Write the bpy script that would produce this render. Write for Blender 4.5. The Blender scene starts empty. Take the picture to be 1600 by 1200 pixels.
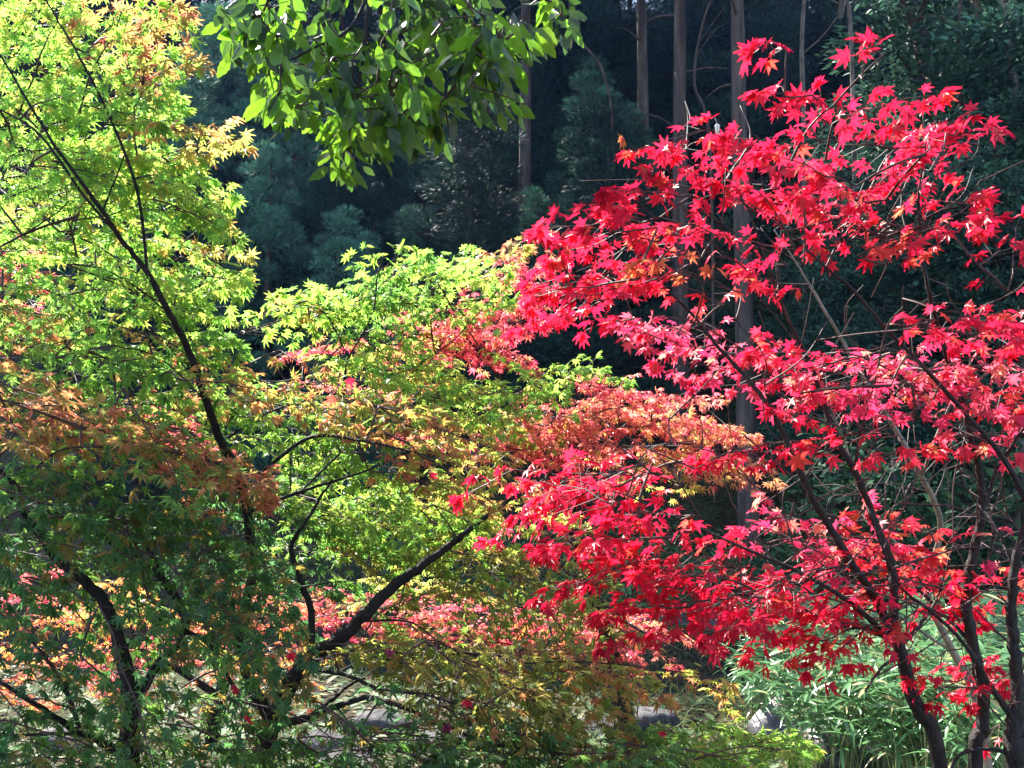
import bpy, math, random
import numpy as np
from mathutils import Vector

SEED = 11
rng = np.random.default_rng(SEED)
random.seed(SEED)
sc = bpy.context.scene
COL = sc.collection

# ------------------------------------------------------------------ camera, sky, sun, exposure
F = 1443.0                                    # focal length in photo pixels (1600 wide)
PITCH = math.radians(3.0)
EYE = np.array([0.0, 0.0, 1.7])
cam_data = bpy.data.cameras.new('camera')
cam_data.sensor_width = 36.0
cam_data.lens = 36.0 * F / 1600.0
cam_data.clip_start = 0.05
cam_data.clip_end = 500.0
cam = bpy.data.objects.new('camera', cam_data)
COL.objects.link(cam)
cam.location = EYE
cam.rotation_euler = (math.radians(90) + PITCH, 0, 0)
sc.camera = cam

SUN_EL, SUN_AZ = math.radians(42), math.radians(-32)      # azimuth from +Y towards +X
SUNV = np.array([math.sin(SUN_AZ) * math.cos(SUN_EL), math.cos(SUN_AZ) * math.cos(SUN_EL), math.sin(SUN_EL)])
world = bpy.data.worlds.new("World")
sc.world = world
world.use_nodes = True
wn = world.node_tree
for n in list(wn.nodes):
    wn.nodes.remove(n)
sky = wn.nodes.new('ShaderNodeTexSky')
sky.sky_type = 'NISHITA'
sky.sun_disc = False
sky.sun_elevation = SUN_EL
sky.sun_rotation = SUN_AZ
bg = wn.nodes.new('ShaderNodeBackground')
bg.inputs['Strength'].default_value = 0.13
wo = wn.nodes.new('ShaderNodeOutputWorld')
wn.links.new(sky.outputs[0], bg.inputs[0])
wn.links.new(bg.outputs[0], wo.inputs[0])

sun_data = bpy.data.lights.new('sun', 'SUN')
sun_data.energy = 5.0
sun_data.angle = math.radians(0.5)
sun_data.color = (1.0, 0.95, 0.86)
sun = bpy.data.objects.new('sun', sun_data)
COL.objects.link(sun)
sun.rotation_euler = Vector(-SUNV).to_track_quat('-Z', 'Y').to_euler()
sun.location = (-10, 15, 30)

sc.view_settings.view_transform = 'Standard'
sc.view_settings.look = 'None'
sc.view_settings.gamma = 1.0
sc.view_settings.use_curve_mapping = False
sc.view_settings.exposure = 2.15
sc.cycles.max_bounces = 8
sc.cycles.diffuse_bounces = 4
sc.cycles.glossy_bounces = 2
sc.cycles.transmission_bounces = 6
sc.cycles.use_denoising = True
sc.cycles.sample_clamp_indirect = 6.0

RIGHT = np.array([1.0, 0, 0])
UPV = np.array([0, -math.sin(PITCH), math.cos(PITCH)])
FWD = np.array([0, math.cos(PITCH), math.sin(PITCH)])
WUP = np.array([0, 0, 1.0])


def at(u, v, d):
    """photo pixel + distance -> the point in the place"""
    return EYE + d * (FWD + RIGHT * ((u - 800.0) / F) + UPV * ((600.0 - v) / F))


def unit(a):
    a = np.asarray(a, float)
    return a / (np.linalg.norm(a, axis=-1, keepdims=True) + 1e-12)


# ------------------------------------------------------------------ mesh helpers
class Acc:
    def __init__(self):
        self.V, self.T, self.Q, self.C, self.n = [], [], [], [], 0

    def add(self, V, T=None, Q=None, C=None):
        V = np.asarray(V, np.float32)
        if T is not None and len(T):
            self.T.append(np.asarray(T, np.int64) + self.n)
        if Q is not None and len(Q):
            self.Q.append(np.asarray(Q, np.int64) + self.n)
        self.V.append(V)
        if C is None:
            C = np.ones((len(V), 3), np.float32)
        self.C.append(np.asarray(C, np.float32))
        self.n += len(V)

    def mesh(self, name, mat, smooth=True):
        V = np.concatenate(self.V)
        C = np.concatenate(self.C)
        T = np.concatenate(self.T) if self.T else np.zeros((0, 3), np.int64)
        Q = np.concatenate(self.Q) if self.Q else np.zeros((0, 4), np.int64)
        me = bpy.data.meshes.new(name)
        me.vertices.add(len(V))
        me.vertices.foreach_set('co', V.ravel())
        me.loops.add(T.size + Q.size)
        me.loops.foreach_set('vertex_index', np.concatenate([T.ravel(), Q.ravel()]).astype(np.int32))
        me.polygons.add(len(T) + len(Q))
        st = np.concatenate([np.arange(len(T)) * 3, T.size + np.arange(len(Q)) * 4]).astype(np.int32)
        me.polygons.foreach_set('loop_start', st)
        me.polygons.foreach_set('use_smooth', np.full(len(T) + len(Q), smooth, dtype=bool))
        at_ = me.attributes.new('Col', 'FLOAT_COLOR', 'POINT')
        at_.data.foreach_set('color', np.concatenate([C, np.ones((len(C), 1), np.float32)], 1).ravel())
        me.materials.append(mat)
        me.update(calc_edges=True)
        me.validate()
        return me

    def obj(self, name, mat, parent=None, smooth=True, origin=None):
        if origin is not None:
            o3 = np.asarray(origin, np.float32)
            self.V = [v - o3 for v in self.V]
        o = bpy.data.objects.new(name, self.mesh(name, mat, smooth))
        COL.objects.link(o)
        if parent is not None:
            o.parent = parent
        return o


def tag(o, label=None, cat=None, group=None, kind=None):
    if label: o['label'] = label
    if cat: o['category'] = cat
    if group: o['group'] = group
    if kind: o['kind'] = kind
    return o


def thing(name, label, cat, loc, group=None):
    o = bpy.data.objects.new(name, None)
    o.empty_display_size = 0.2
    COL.objects.link(o)
    o.location = [float(c) for c in loc]
    return tag(o, label, cat, group)


def copy_tree(o, loc, rotz, scale, label=None, group=None):
    r = o.copy(); COL.objects.link(r)
    r.location = loc; r.rotation_euler = (0, 0, rotz); r.scale = scale
    if label: r['label'] = label
    if group: r['group'] = group
    for ch in list(o.children):
        c = ch.copy(); COL.objects.link(c); c.parent = r
        for g in list(ch.children):
            d = g.copy(); COL.objects.link(d); d.parent = c
    return r


def catmull(P, k=6):
    P = np.asarray(P, float)
    if len(P) < 3:
        t = np.linspace(0, 1, k + 1)[:, None]
        return P[0] * (1 - t) + P[-1] * t
    Q = np.vstack([2 * P[0] - P[1], P, 2 * P[-1] - P[-2]])
    out = []
    for i in range(len(P) - 1):
        p0, p1, p2, p3 = Q[i:i + 4]
        for t in np.linspace(0, 1, k, endpoint=False):
            out.append(0.5 * ((2 * p1) + (-p0 + p2) * t + (2 * p0 - 5 * p1 + 4 * p2 - p3) * t ** 2 + (-p0 + 3 * p1 - 3 * p2 + p3) * t ** 3))
    out.append(P[-1])
    return np.array(out)


def tube(acc, P, R, sides=6, col=(1, 1, 1), rough=0.0, cap=True):
    P = np.asarray(P, float); n = len(P)
    R = np.broadcast_to(np.asarray(R, float), (n,)).copy()
    T = np.gradient(P, axis=0)
    T = unit(T)
    ref = np.array([0.31, 0.2, 0.93]) if abs(T[0] @ np.array([0.31, 0.2, 0.93])) < 0.9 else np.array([1.0, 0, 0])
    U = np.zeros_like(P)
    u = unit(np.cross(T[0], ref))
    for i in range(n):
        u = unit(u - T[i] * (u @ T[i]))
        U[i] = u
    W = np.cross(T, U)
    a = np.arange(sides) * 2 * math.pi / sides
    rr = R[:, None] * (1 + rough * rng.normal(0, 1, (n, sides)))
    V = P[:, None, :] + rr[..., None] * (np.cos(a)[None, :, None] * U[:, None, :] + np.sin(a)[None, :, None] * W[:, None, :])
    V = V.reshape(-1, 3)
    i = np.arange(n - 1)[:, None]; j = np.arange(sides)[None, :]
    jn = (j + 1) % sides
    Q = np.stack([i * sides + j, i * sides + jn, (i + 1) * sides + jn, (i + 1) * sides + j], -1).reshape(-1, 4)
    Tt = None
    if cap:
        V = np.vstack([V, P[-1] + T[-1] * R[-1]])
        b = (n - 1) * sides
        Tt = np.array([[b + k, b + (k + 1) % sides, n * sides] for k in range(sides)])
    acc.add(V, Tt, Q, np.tile(np.asarray(col, np.float32), (len(V), 1)))


def scatter(acc, tpl, pos, X, N, s, cA, cB):
    """many leaves into one mesh: template, places, axis, normal, size, inner and outer colour"""
    V, T, w = tpl
    X = unit(X)
    Z = unit(N - X * np.sum(N * X, -1, keepdims=True))
    Y = np.cross(Z, X)
    n, m = len(pos), len(V)
    P = pos[:, None, :] + s[:, None, None] * (V[None, :, 0:1] * X[:, None, :] + V[None, :, 1:2] * Y[:, None, :] + V[None, :, 2:3] * Z[:, None, :])
    C = cA[:, None, :] * (1 - w[None, :, None]) + cB[:, None, :] * w[None, :, None]
    TT = (np.arange(n)[:, None, None] * m + T[None]).reshape(-1, 3)
    acc.add(P.reshape(-1, 3), TT, None, C.reshape(-1, 3))


# ------------------------------------------------------------------ materials
def new_mat(name):
    m = bpy.data.materials.new(name)
    m.use_nodes = True
    nt = m.node_tree
    for n in list(nt.nodes):
        nt.nodes.remove(n)
    return m, nt, nt.nodes, nt.links


def leaf_mat(name, refl=0.6, trans=1.0, fac=0.5, rough=0.4, spec=0.5, gamma=1.0, mottle=0.25, mscale=60):
    m, nt, N, L = new_mat(name)
    out = N.new('ShaderNodeOutputMaterial')
    a = N.new('ShaderNodeAttribute'); a.attribute_name = 'Col'
    tc = N.new('ShaderNodeTexCoord')
    no = N.new('ShaderNodeTexNoise'); no.inputs['Scale'].default_value = mscale; no.inputs['Detail'].default_value = 2
    L.new(tc.outputs['Object'], no.inputs['Vector'])
    mr = N.new('ShaderNodeMapRange')
    mr.inputs['From Min'].default_value = 0.3; mr.inputs['From Max'].default_value = 0.7
    mr.inputs['To Min'].default_value = 1 - mottle; mr.inputs['To Max'].default_value = 1 + mottle
    L.new(no.outputs['Fac'], mr.inputs['Value'])
    vm = N.new('ShaderNodeVectorMath'); vm.operation = 'SCALE'
    L.new(a.outputs['Color'], vm.inputs[0]); L.new(mr.outputs[0], vm.inputs['Scale'])

    def sc_(k):
        v = N.new('ShaderNodeVectorMath'); v.operation = 'SCALE'
        v.inputs['Scale'].default_value = k
        L.new(vm.outputs[0], v.inputs[0])
        return v
    p = N.new('ShaderNodeBsdfPrincipled')
    p.inputs['Roughness'].default_value = rough
    p.inputs['Specular IOR Level'].default_value = spec
    L.new(sc_(refl).outputs[0], p.inputs['Base Color'])
    t = N.new('ShaderNodeBsdfTranslucent')
    g = N.new('ShaderNodeGamma'); g.inputs['Gamma'].default_value = gamma
    L.new(sc_(trans).outputs[0], g.inputs['Color'])
    L.new(g.outputs[0], t.inputs['Color'])
    mx = N.new('ShaderNodeMixShader'); mx.inputs[0].default_value = fac
    L.new(p.outputs[0], mx.inputs[1]); L.new(t.outputs[0], mx.inputs[2])
    L.new(mx.outputs[0], out.inputs['Surface'])
    return m


def solid_mat(name, c0, c1, scale=8.0, rough=0.85, bump=0.4, spec=0.3, stretch=(1, 1, 1), c2=None, detail=6):
    m, nt, N, L = new_mat(name)
    out = N.new('ShaderNodeOutputMaterial')
    p = N.new('ShaderNodeBsdfPrincipled')
    p.inputs['Roughness'].default_value = rough
    p.inputs['Specular IOR Level'].default_value = spec
    tc = N.new('ShaderNodeTexCoord')
    mp = N.new('ShaderNodeMapping'); mp.inputs['Scale'].default_value = stretch
    L.new(tc.outputs['Object'], mp.inputs[0])
    no = N.new('ShaderNodeTexNoise'); no.inputs['Scale'].default_value = scale; no.inputs['Detail'].default_value = detail
    no.inputs['Roughness'].default_value = 0.65
    L.new(mp.outputs[0], no.inputs['Vector'])
    cr = N.new('ShaderNodeValToRGB')
    cr.color_ramp.elements[0].position = 0.35; cr.color_ramp.elements[0].color = (*c0, 1)
    cr.color_ramp.elements[1].position = 0.65; cr.color_ramp.elements[1].color = (*c1, 1)
    if c2:
        e = cr.color_ramp.elements.new(0.78); e.color = (*c2, 1)
    L.new(no.outputs['Fac'], cr.inputs[0])
    L.new(cr.outputs[0], p.inputs['Base Color'])
    if bump:
        b = N.new('ShaderNodeBump'); b.inputs['Strength'].default_value = bump; b.inputs['Distance'].default_value = 0.03
        L.new(no.outputs['Fac'], b.inputs['Height'])
        L.new(b.outputs[0], p.inputs['Normal'])
    L.new(p.outputs[0], out.inputs['Surface'])
    return m


M_MAPLE = leaf_mat('maple_leaf', refl=0.55, trans=1.05, fac=0.62, rough=0.42, spec=0.5, mottle=0.15)
M_RED = leaf_mat('red_maple_leaf', refl=0.6, trans=1.1, fac=0.56, rough=0.40, spec=0.42, mottle=0.15)
M_CORAL = leaf_mat('coral_maple_leaf', refl=0.7, trans=1.1, fac=0.62, rough=0.30, spec=1.0, mottle=0.15)
M_OAK = leaf_mat('oak_leaf', refl=0.3, trans=1.0, fac=0.5, rough=0.33, spec=0.5, mottle=0.15)
M_CEDAR = leaf_mat('cedar_needles', refl=0.9, trans=0.8, fac=0.25, rough=0.6, spec=0.3, mottle=0.3, mscale=1.5)
M_BROAD = leaf_mat('evergreen_leaf', refl=0.9, trans=0.8, fac=0.25, rough=0.6, spec=0.2, mottle=0.3, mscale=1.5)
M_BAMBOO = leaf_mat('bamboo_leaf', refl=0.8, trans=1.0, fac=0.35, rough=0.30, spec=0.6, mottle=0.15, mscale=20)
M_GRASS = leaf_mat('grass_blade', refl=0.8, trans=1.0, fac=0.4, rough=0.75, spec=0.12, mottle=0.2, mscale=6)
M_LITTER = leaf_mat('dry_leaf', refl=0.8, trans=0.7, fac=0.2, rough=0.85, spec=0.1)
M_BARK = solid_mat('maple_bark', (0.006, 0.0045, 0.0045), (0.022, 0.016, 0.014), scale=34, rough=0.75, bump=1.0, stretch=(1, 1, 0.35))
M_BARKR = solid_mat('wet_maple_bark', (0.005, 0.0035, 0.0035), (0.02, 0.013, 0.011), scale=38, rough=0.6, bump=1.0, spec=0.4, stretch=(1, 1, 0.35), c2=(0.045, 0.045, 0.02))
M_TWIG = solid_mat('maple_twig', (0.03, 0.012, 0.012), (0.08, 0.04, 0.036), scale=30, rough=0.6, bump=0, spec=0.3)
M_PALE = solid_mat('pale_bark', (0.10, 0.08, 0.06), (0.30, 0.25, 0.20), scale=20, rough=0.6, bump=0.3, stretch=(1, 1, 0.4))
M_CBARK = solid_mat('cedar_bark', (0.03, 0.021, 0.02), (0.11, 0.08, 0.07), scale=9, rough=0.9, bump=0.8, stretch=(1, 1, 0.12), c2=(0.2, 0.17, 0.15))
M_ROCK = solid_mat('stream_rock', (0.025, 0.024, 0.024), (0.13, 0.12, 0.12), scale=13, rough=0.85, bump=1.0, c2=(0.08, 0.11, 0.04), detail=10)
M_WETROCK = solid_mat('wet_rock', (0.015, 0.014, 0.016), (0.07, 0.06, 0.06), scale=5, rough=0.4, bump=0.8, spec=0.5)
M_COCOON = solid_mat('cocoon_silk', (0.55, 0.56, 0.5), (0.75, 0.76, 0.7), scale=80, rough=0.7, bump=0.3)


# ------------------------------------------------------------------ the ground
_ph = rng.uniform(0, 6.28, 12)


def smooth(e0, e1, x):
    t = np.clip((x - e0) / (e1 - e0), 0, 1)
    return t * t * (3 - 2 * t)


def ground(x, y):
    x = np.asarray(x, float); y = np.asarray(y, float)
    yy = y + 0.6 * np.sin(x * 0.35 + 1.0) + 0.35 * np.sin(x * 0.9)
    z = -0.62 * smooth(3.2, 8.6, y) - 0.45 * smooth(9.0, 9.6, yy) + 0.55 * smooth(10.7, 11.6, yy)
    z = z + 0.9 * smooth(11.8, 16.0, y)
    z = z + np.clip(y - 15.5, 0, None) * 0.62 * smooth(14.5, 18, y)
    z = z + np.clip(y - 31, 0, 9) * 0.5 - np.clip(y - 40, 0, None) * 0.9
    far = smooth(13, 20, y)
    z = z + 0.05 * np.sin(x * 2.3 + _ph[0]) * np.sin(y * 1.9 + _ph[1]) + 0.03 * np.sin(x * 5.1 + _ph[2]) * np.sin(y * 4.7 + _ph[3])
    z = z + far * (0.5 * np.sin(x * 0.45 + _ph[4]) * np.sin(y * 0.5 + _ph[5]) + 0.8 * np.sin(x * 0.17 + _ph[6]))
    return z


def ground_mesh():
    xs = np.unique(np.concatenate([np.linspace(-90, -14, 30), np.linspace(-14, 14, 141), np.linspace(14, 90, 30)]))
    ys = np.unique(np.concatenate([np.linspace(-30, 1, 16), np.linspace(1, 17, 110), np.linspace(17, 90, 60)]))
    X, Y = np.meshgrid(xs, ys)
    Z = ground(X, Y)
    V = np.stack([X, Y, Z], -1).reshape(-1, 3)
    w, h = len(xs), len(ys)
    i = np.arange(h - 1)[:, None]; j = np.arange(w - 1)[None]
    Q = np.stack([i * w + j, i * w + j + 1, (i + 1) * w + j + 1, (i + 1) * w + j], -1).reshape(-1, 4)
    a = Acc(); a.add(V, None, Q)
    m, nt, N, L = new_mat('forest_floor')
    out = N.new('ShaderNodeOutputMaterial')
    p = N.new('ShaderNodeBsdfPrincipled'); p.inputs['Roughness'].default_value = 0.95; p.inputs['Specular IOR Level'].default_value = 0.15
    tc = N.new('ShaderNodeTexCoord')
    n1 = N.new('ShaderNodeTexNoise'); n1.inputs['Scale'].default_value = 1.3; n1.inputs['Detail'].default_value = 5
    n2 = N.new('ShaderNodeTexNoise'); n2.inputs['Scale'].default_value = 24; n2.inputs['Detail'].default_value = 4
    L.new(tc.outputs['Object'], n1.inputs[0]); L.new(tc.outputs['Object'], n2.inputs[0])
    r1 = N.new('ShaderNodeValToRGB')
    r1.color_ramp.elements[0].position = 0.4; r1.color_ramp.elements[0].color = (0.045, 0.032, 0.022, 1)
    r1.color_ramp.elements[1].position = 0.62; r1.color_ramp.elements[1].color = (0.06, 0.07, 0.03, 1)
    r2 = N.new('ShaderNodeValToRGB')
    r2.color_ramp.elements[0].position = 0.4; r2.color_ramp.elements[0].color = (0.35, 0.35, 0.35, 1)
    r2.color_ramp.elements[1].position = 0.7; r2.color_ramp.elements[1].color = (1.5, 1.35, 1.2, 1)
    mx = N.new('ShaderNodeMix'); mx.data_type = 'RGBA'; mx.blend_type = 'MULTIPLY'; mx.inputs[0].default_value = 1
    L.new(n1.outputs[0], r1.inputs[0]); L.new(n2.outputs[0], r2.inputs[0])
    L.new(r1.outputs[0], mx.inputs[6]); L.new(r2.outputs[0], mx.inputs[7])
    L.new(mx.outputs[2], p.inputs['Base Color'])
    b = N.new('ShaderNodeBump'); b.inputs['Strength'].default_value = 0.7; b.inputs['Distance'].default_value = 0.05
    L.new(n2.outputs[0], b.inputs['Height']); L.new(b.outputs[0], p.inputs['Normal'])
    L.new(p.outputs[0], out.inputs[0])
    o = a.obj('ground', m)
    tag(o, kind='structure')


ground_mesh()


def stream():
    m, nt, N, L = new_mat('stream_water')
    out = N.new('ShaderNodeOutputMaterial')
    p = N.new('ShaderNodeBsdfPrincipled')
    p.inputs['Base Color'].default_value = (0.02, 0.022, 0.02, 1)
    p.inputs['Roughness'].default_value = 0.08
    tc = N.new('ShaderNodeTexCoord')
    n1 = N.new('ShaderNodeTexNoise'); n1.inputs['Scale'].default_value = 6
    L.new(tc.outputs['Object'], n1.inputs[0])
    b = N.new('ShaderNodeBump'); b.inputs['Strength'].default_value = 0.25; b.inputs['Distance'].default_value = 0.03
    L.new(n1.outputs[0], b.inputs['Height']); L.new(b.outputs[0], p.inputs['Normal'])
    L.new(p.outputs[0], out.inputs[0])
    a = Acc()
    xs = np.linspace(-40, 40, 81)
    mid = 10.2 - 0.6 * np.sin(xs * 0.35 + 1.0) - 0.35 * np.sin(xs * 0.9)
    V = np.concatenate([np.stack([xs, mid - 1.1, np.full(81, -0.90)], 1), np.stack([xs, mid + 1.1, np.full(81, -0.90)], 1)])
    i = np.arange(80)
    a.add(V, None, np.stack([i, i + 1, i + 82, i + 81], 1))
    tag(a.obj('stream_water', m), kind='structure')


stream()

# ------------------------------------------------------------------ leaf templates


def maple_tpl(lw, curl, seed, sin_r=0.3, small=True, petiole=True):
    r = np.random.default_rng(seed)
    ang = [-128, -84, -41, 0, 41, 84, 128]
    ln = [0.34, 0.70, 0.93, 1.0, 0.93, 0.70, 0.34]
    V = [(0, 0, 0)]; W = [0.0]
    ring = []

    def put(rad, deg, side, z, w):
        a = math.radians(deg)
        V.append((rad * math.cos(a) - side * math.sin(a), rad * math.sin(a) + side * math.cos(a), z)); W.append(w)
        ring.append(len(V) - 1)
    put(0.08, 180, 0, 0, 0.0)
    for k, (a, l) in enumerate(zip(ang, ln)):
        a = a + r.normal(0, 3.0); l = l * r.uniform(0.9, 1.08)
        dz = r.normal(0, 0.06)
        wv = lw * (0.6 + 0.4 * l)
        put(0.50 * l, a, -wv, 0.05 - curl * 0.25 * l * l, 0.55)
        put(0.74 * l, a, -wv * 0.5, 0.03 - curl * 0.55 * l * l + dz * .5, 0.8)
        put(l, a, 0, -curl * l * l + dz, 1.0)
        put(0.74 * l, a, wv * 0.5, 0.03 - curl * 0.55 * l * l + dz * .5, 0.8)
        put(0.50 * l, a, wv, 0.05 - curl * 0.25 * l * l, 0.55)
        if k < 6:
            m = min(l, ln[k + 1])
            put(sin_r * (0.55 + 0.5 * m), (ang[k] + ang[k + 1]) / 2, 0, 0.04, 0.3)
    T = [(0, ring[i], ring[(i + 1) % len(ring)]) for i in range(len(ring))]
    V = np.array(V, float)
    V[:, 0] += 0.55
    if petiole:
        b = len(V)
        V = np.vstack([V, [(0, 0.014, 0.02), (0, -0.014, 0.02), (0.5, -0.012, 0), (0.5, 0.012, 0)]])
        T += [(b, b + 1, b + 2), (b, b + 2, b + 3)]
        W += [1, 1, .9, .9]
    return V, np.array(T), np.array(W)


MAPLE_G = [maple_tpl(0.105, c, 100 + i, 0.27) for i, c in enumerate([0.05, 0.2, 0.35, 0.5, 0.15])]
MAPLE_R = [maple_tpl(0.145, c, 200 + i, 0.33) for i, c in enumerate([0.02, 0.12, 0.25, 0.4, 0.15, 0.3])]
MAPLE_N = [maple_tpl(0.085, c, 300 + i, 0.22) for i, c in enumerate([0.1, 0.3, 0.5, 0.7])]


def oak_tpl(seed, fold):
    r = np.random.default_rng(seed)
    n = 9
    V, W = [(0, 0, 0)], [0]
    xs = np.linspace(0.06, 1.0, n)
    prof = 0.215 * np.sin(np.pi * xs ** 0.92) ** 0.95
    prof[-1] = 0.0
    T = []
    for i, x in enumerate(xs):
        sag = -0.18 * x * x
        V.append((0.15 + x, 0, sag)); W.append(0.0)
        tooth = 0.018 if i % 2 else -0.012
        for s in (1, -1):
            V.append((0.15 + x + 0.02, s * (prof[i] + (tooth if 0 < i < n - 1 else 0)), sag + fold * prof[i])); W.append(0.6)
    for i in range(n - 1):
        c, l, rr = 1 + 3 * i, 2 + 3 * i, 3 + 3 * i
        c2, l2, r2 = c + 3, l + 3, rr + 3
        T += [(c, c2, l2), (c, l2, l), (c, r2, c2), (c, rr, r2)]
    b = len(V)
    V += [(0, 0.012, 0), (0, -0.012, 0), (0.22, -0.012, 0), (0.22, 0.012, 0)]; W += [0, 0, 0, 0]
    T += [(b, b + 1, b + 2), (b, b + 2, b + 3)]
    return np.array(V, float), np.array(T), np.array(W, float)


OAK = [oak_tpl(1, 0.15), oak_tpl(2, 0.35), oak_tpl(3, -0.1)]

# feathery needle spray, small evergreen leaf, bamboo leaf, blade


def frond_tpl():
    V, T, W = [], [], []

    def tri(x0, y0, dx, dy, w):
        b = len(V)
        nx, ny = -dy, dx
        l = math.hypot(dx, dy); nx /= l; ny /= l
        V.extend([(x0 + nx * w, y0 + ny * w, 0), (x0 - nx * w, y0 - ny * w, 0), (x0 + dx, y0 + dy, -0.12 * (x0 + dx))])
        W.extend([0, 0, 1]); T.append((b, b + 1, b + 2))
    tri(0, 0, 1.0, 0, 0.028)
    for x, l in ((0.12, .5), (0.3, .48), (0.5, .4), (0.68, .28)):
        for s in (1, -1):
            tri(x, 0, l * 0.75, s * l * 0.55, 0.03)
    return np.array(V, float), np.array(T), np.array(W, float)


FROND = frond_tpl()


def ell_tpl(wd, n=4, fold=0.2, sag=0.2):
    xs = np.linspace(0, 1, n + 1)
    V, W, T = [], [], []
    for x in xs:
        h = wd * math.sin(math.pi * min(1, x ** 0.8)) if 0 < x < 1 else 0.004
        for s in (-1, 0, 1):
            V.append((x, s * h, abs(s) * fold * h - sag * x * x)); W.append(abs(s) * 1.0)
    for i in range(n):
        b = 3 * i
        T += [(b, b + 3, b + 4), (b, b + 4, b + 1), (b + 1, b + 4, b + 5), (b + 1, b + 5, b + 2)]
    return np.array(V, float), np.array(T), np.array(W, float)


EVER = [ell_tpl(0.24, 3, 0.25, 0.15), ell_tpl(0.2, 3, 0.1, 0.35)]
BAMB = [ell_tpl(0.085, 5, 0.3, 0.25), ell_tpl(0.07, 5, 0.3, 0.6), ell_tpl(0.09, 5, 0.2, 0.1)]
BLADE = [ell_tpl(0.02, 4, 0.3, 0.3), ell_tpl(0.015, 4, 0.3, 0.8)]

# ------------------------------------------------------------------ colours of the leaves: (weight, inner, outer)
PAL = {
    'G':  [(5, (.24, .46, 0.075), (.28, .50, 0.075)), (3, (.16, .36, 0.075), (.19, .41, 0.075)), (2, (.36, .54, 0.090), (.44, .58, 0.090))],
    'YG': [(4, (.34, .62, .10), (.42, .66, .10)), (2.2, (.50, .67, .12), (.62, .69, .12)), (2.6, (.25, .53, .09), (.30, .58, .09)), (.35, (.66, .60, .12), (.78, .42, .13))],
    'Y':  [(4, (.58, .60, 0.135), (.70, .62, 0.150)), (2, (.44, .58, 0.105), (.56, .62, 0.120)), (1.2, (.7, .50, 0.150), (.76, .34, 0.150))],
    'GO': [(4, (.26, .46, 0.090), (.32, .52, 0.090)), (2, (.56, .44, 0.120), (.70, .30, 0.120)), (1, (.70, .32, 0.120), (.72, .22, 0.135))],
    'O':  [(4, (.64, .33, 0.135), (.70, .25, 0.135)), (2, (.54, .42, 0.120), (.68, .32, 0.120)), (2, (.68, .22, 0.135), (.70, .16, 0.135)), (1, (.36, .46, 0.105), (.56, .42, 0.120))],
    'OB': [(4, (.62, .35, .10), (.66, .25, .10)), (2, (.54, .46, .10), (.64, .36, .10)), (1.5, (.66, .25, .11), (.68, .18, .11)), (3, (.36, .50, .09), (.50, .46, .09))],
    'OL': [(4, (.36, .40, 0.090), (.42, .42, 0.090)), (2, (.46, .42, 0.105), (.54, .37, 0.105)), (2, (.26, .40, 0.075), (.31, .44, 0.090)), (.5, (.6, .32, 0.120), (.6, .24, 0.120))],
    'DG': [(5, (.085, .225, .08), (.11, .27, .08)), (2, (.14, .29, .06), (.18, .33, .06)), (.5, (.34, .31, .07), (.44, .25, .08))],  # dark greens, with the lower-left shade put into the pigment
    'PR': [(4, (.87, .16, .17), (.88, .11, .17)), (3, (.87, .27, .18), (.88, .18, .17)), (1.2, (.86, .44, .17), (.88, .29, .17)), (1.5, (.86, .08, .14), (.87, .06, .15))],
    'PO': [(4, (.88, .28, .21), (.89, .19, .20)), (3, (.88, .40, .20), (.89, .28, .19)), (1.5, (.88, .15, .18), (.89, .12, .19)), (.8, (.74, .64, .15), (.84, .46, .16))],
    'OR': [(4, (.78, .40, .10), (.80, .27, .10)), (3, (.78, .22, .12), (.80, .15, .12)), (2, (.72, .56, .10), (.78, .45, .10))],
    'R':  [(6, (.82, .018, .066), (.84, .016, .07)), (3, (.85, .034, .08), (.85, .026, .09)), (.5, (.82, .12, .07), (.80, .06, .07))],
    'RD': [(6, (.70, .013, .052), (.72, .013, .052)), (2, (.78, .02, .064), (.80, .017, .068)), (.2, (.74, .10, .05), (.74, .05, .05))],
    'RO': [(5, (.84, .04, .07), (.85, .028, .07)), (3, (.84, .12, .07), (.85, .06, .07)), (1, (.84, .28, .10), (.85, .17, .10))],
    'RP': [(5, (.86, .05, .14), (.87, .05, .155)), (2, (.87, .13, .17), (.88, .09, .17)), (.6, (.86, .32, .20), (.87, .22, .20))],
}


def colours(pal, n):
    P = PAL[pal]
    w = np.array([p[0] for p in P], float) * rng.gamma(1.3, 1.0, len(P)); w /= w.sum()
    k = rng.choice(len(P), n, p=w)
    A = np.array([p[1] for p in P])[k]; B = np.array([p[2] for p in P])[k]
    j = rng.uniform(0.9, 1.1) * rng.uniform(0.8, 1.15, (n, 1)) * (1 + rng.normal(0, 0.05, (n, 3)))
    return np.clip(A * j, 0, 0.85), np.clip(B * j, 0, 0.85)


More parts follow.
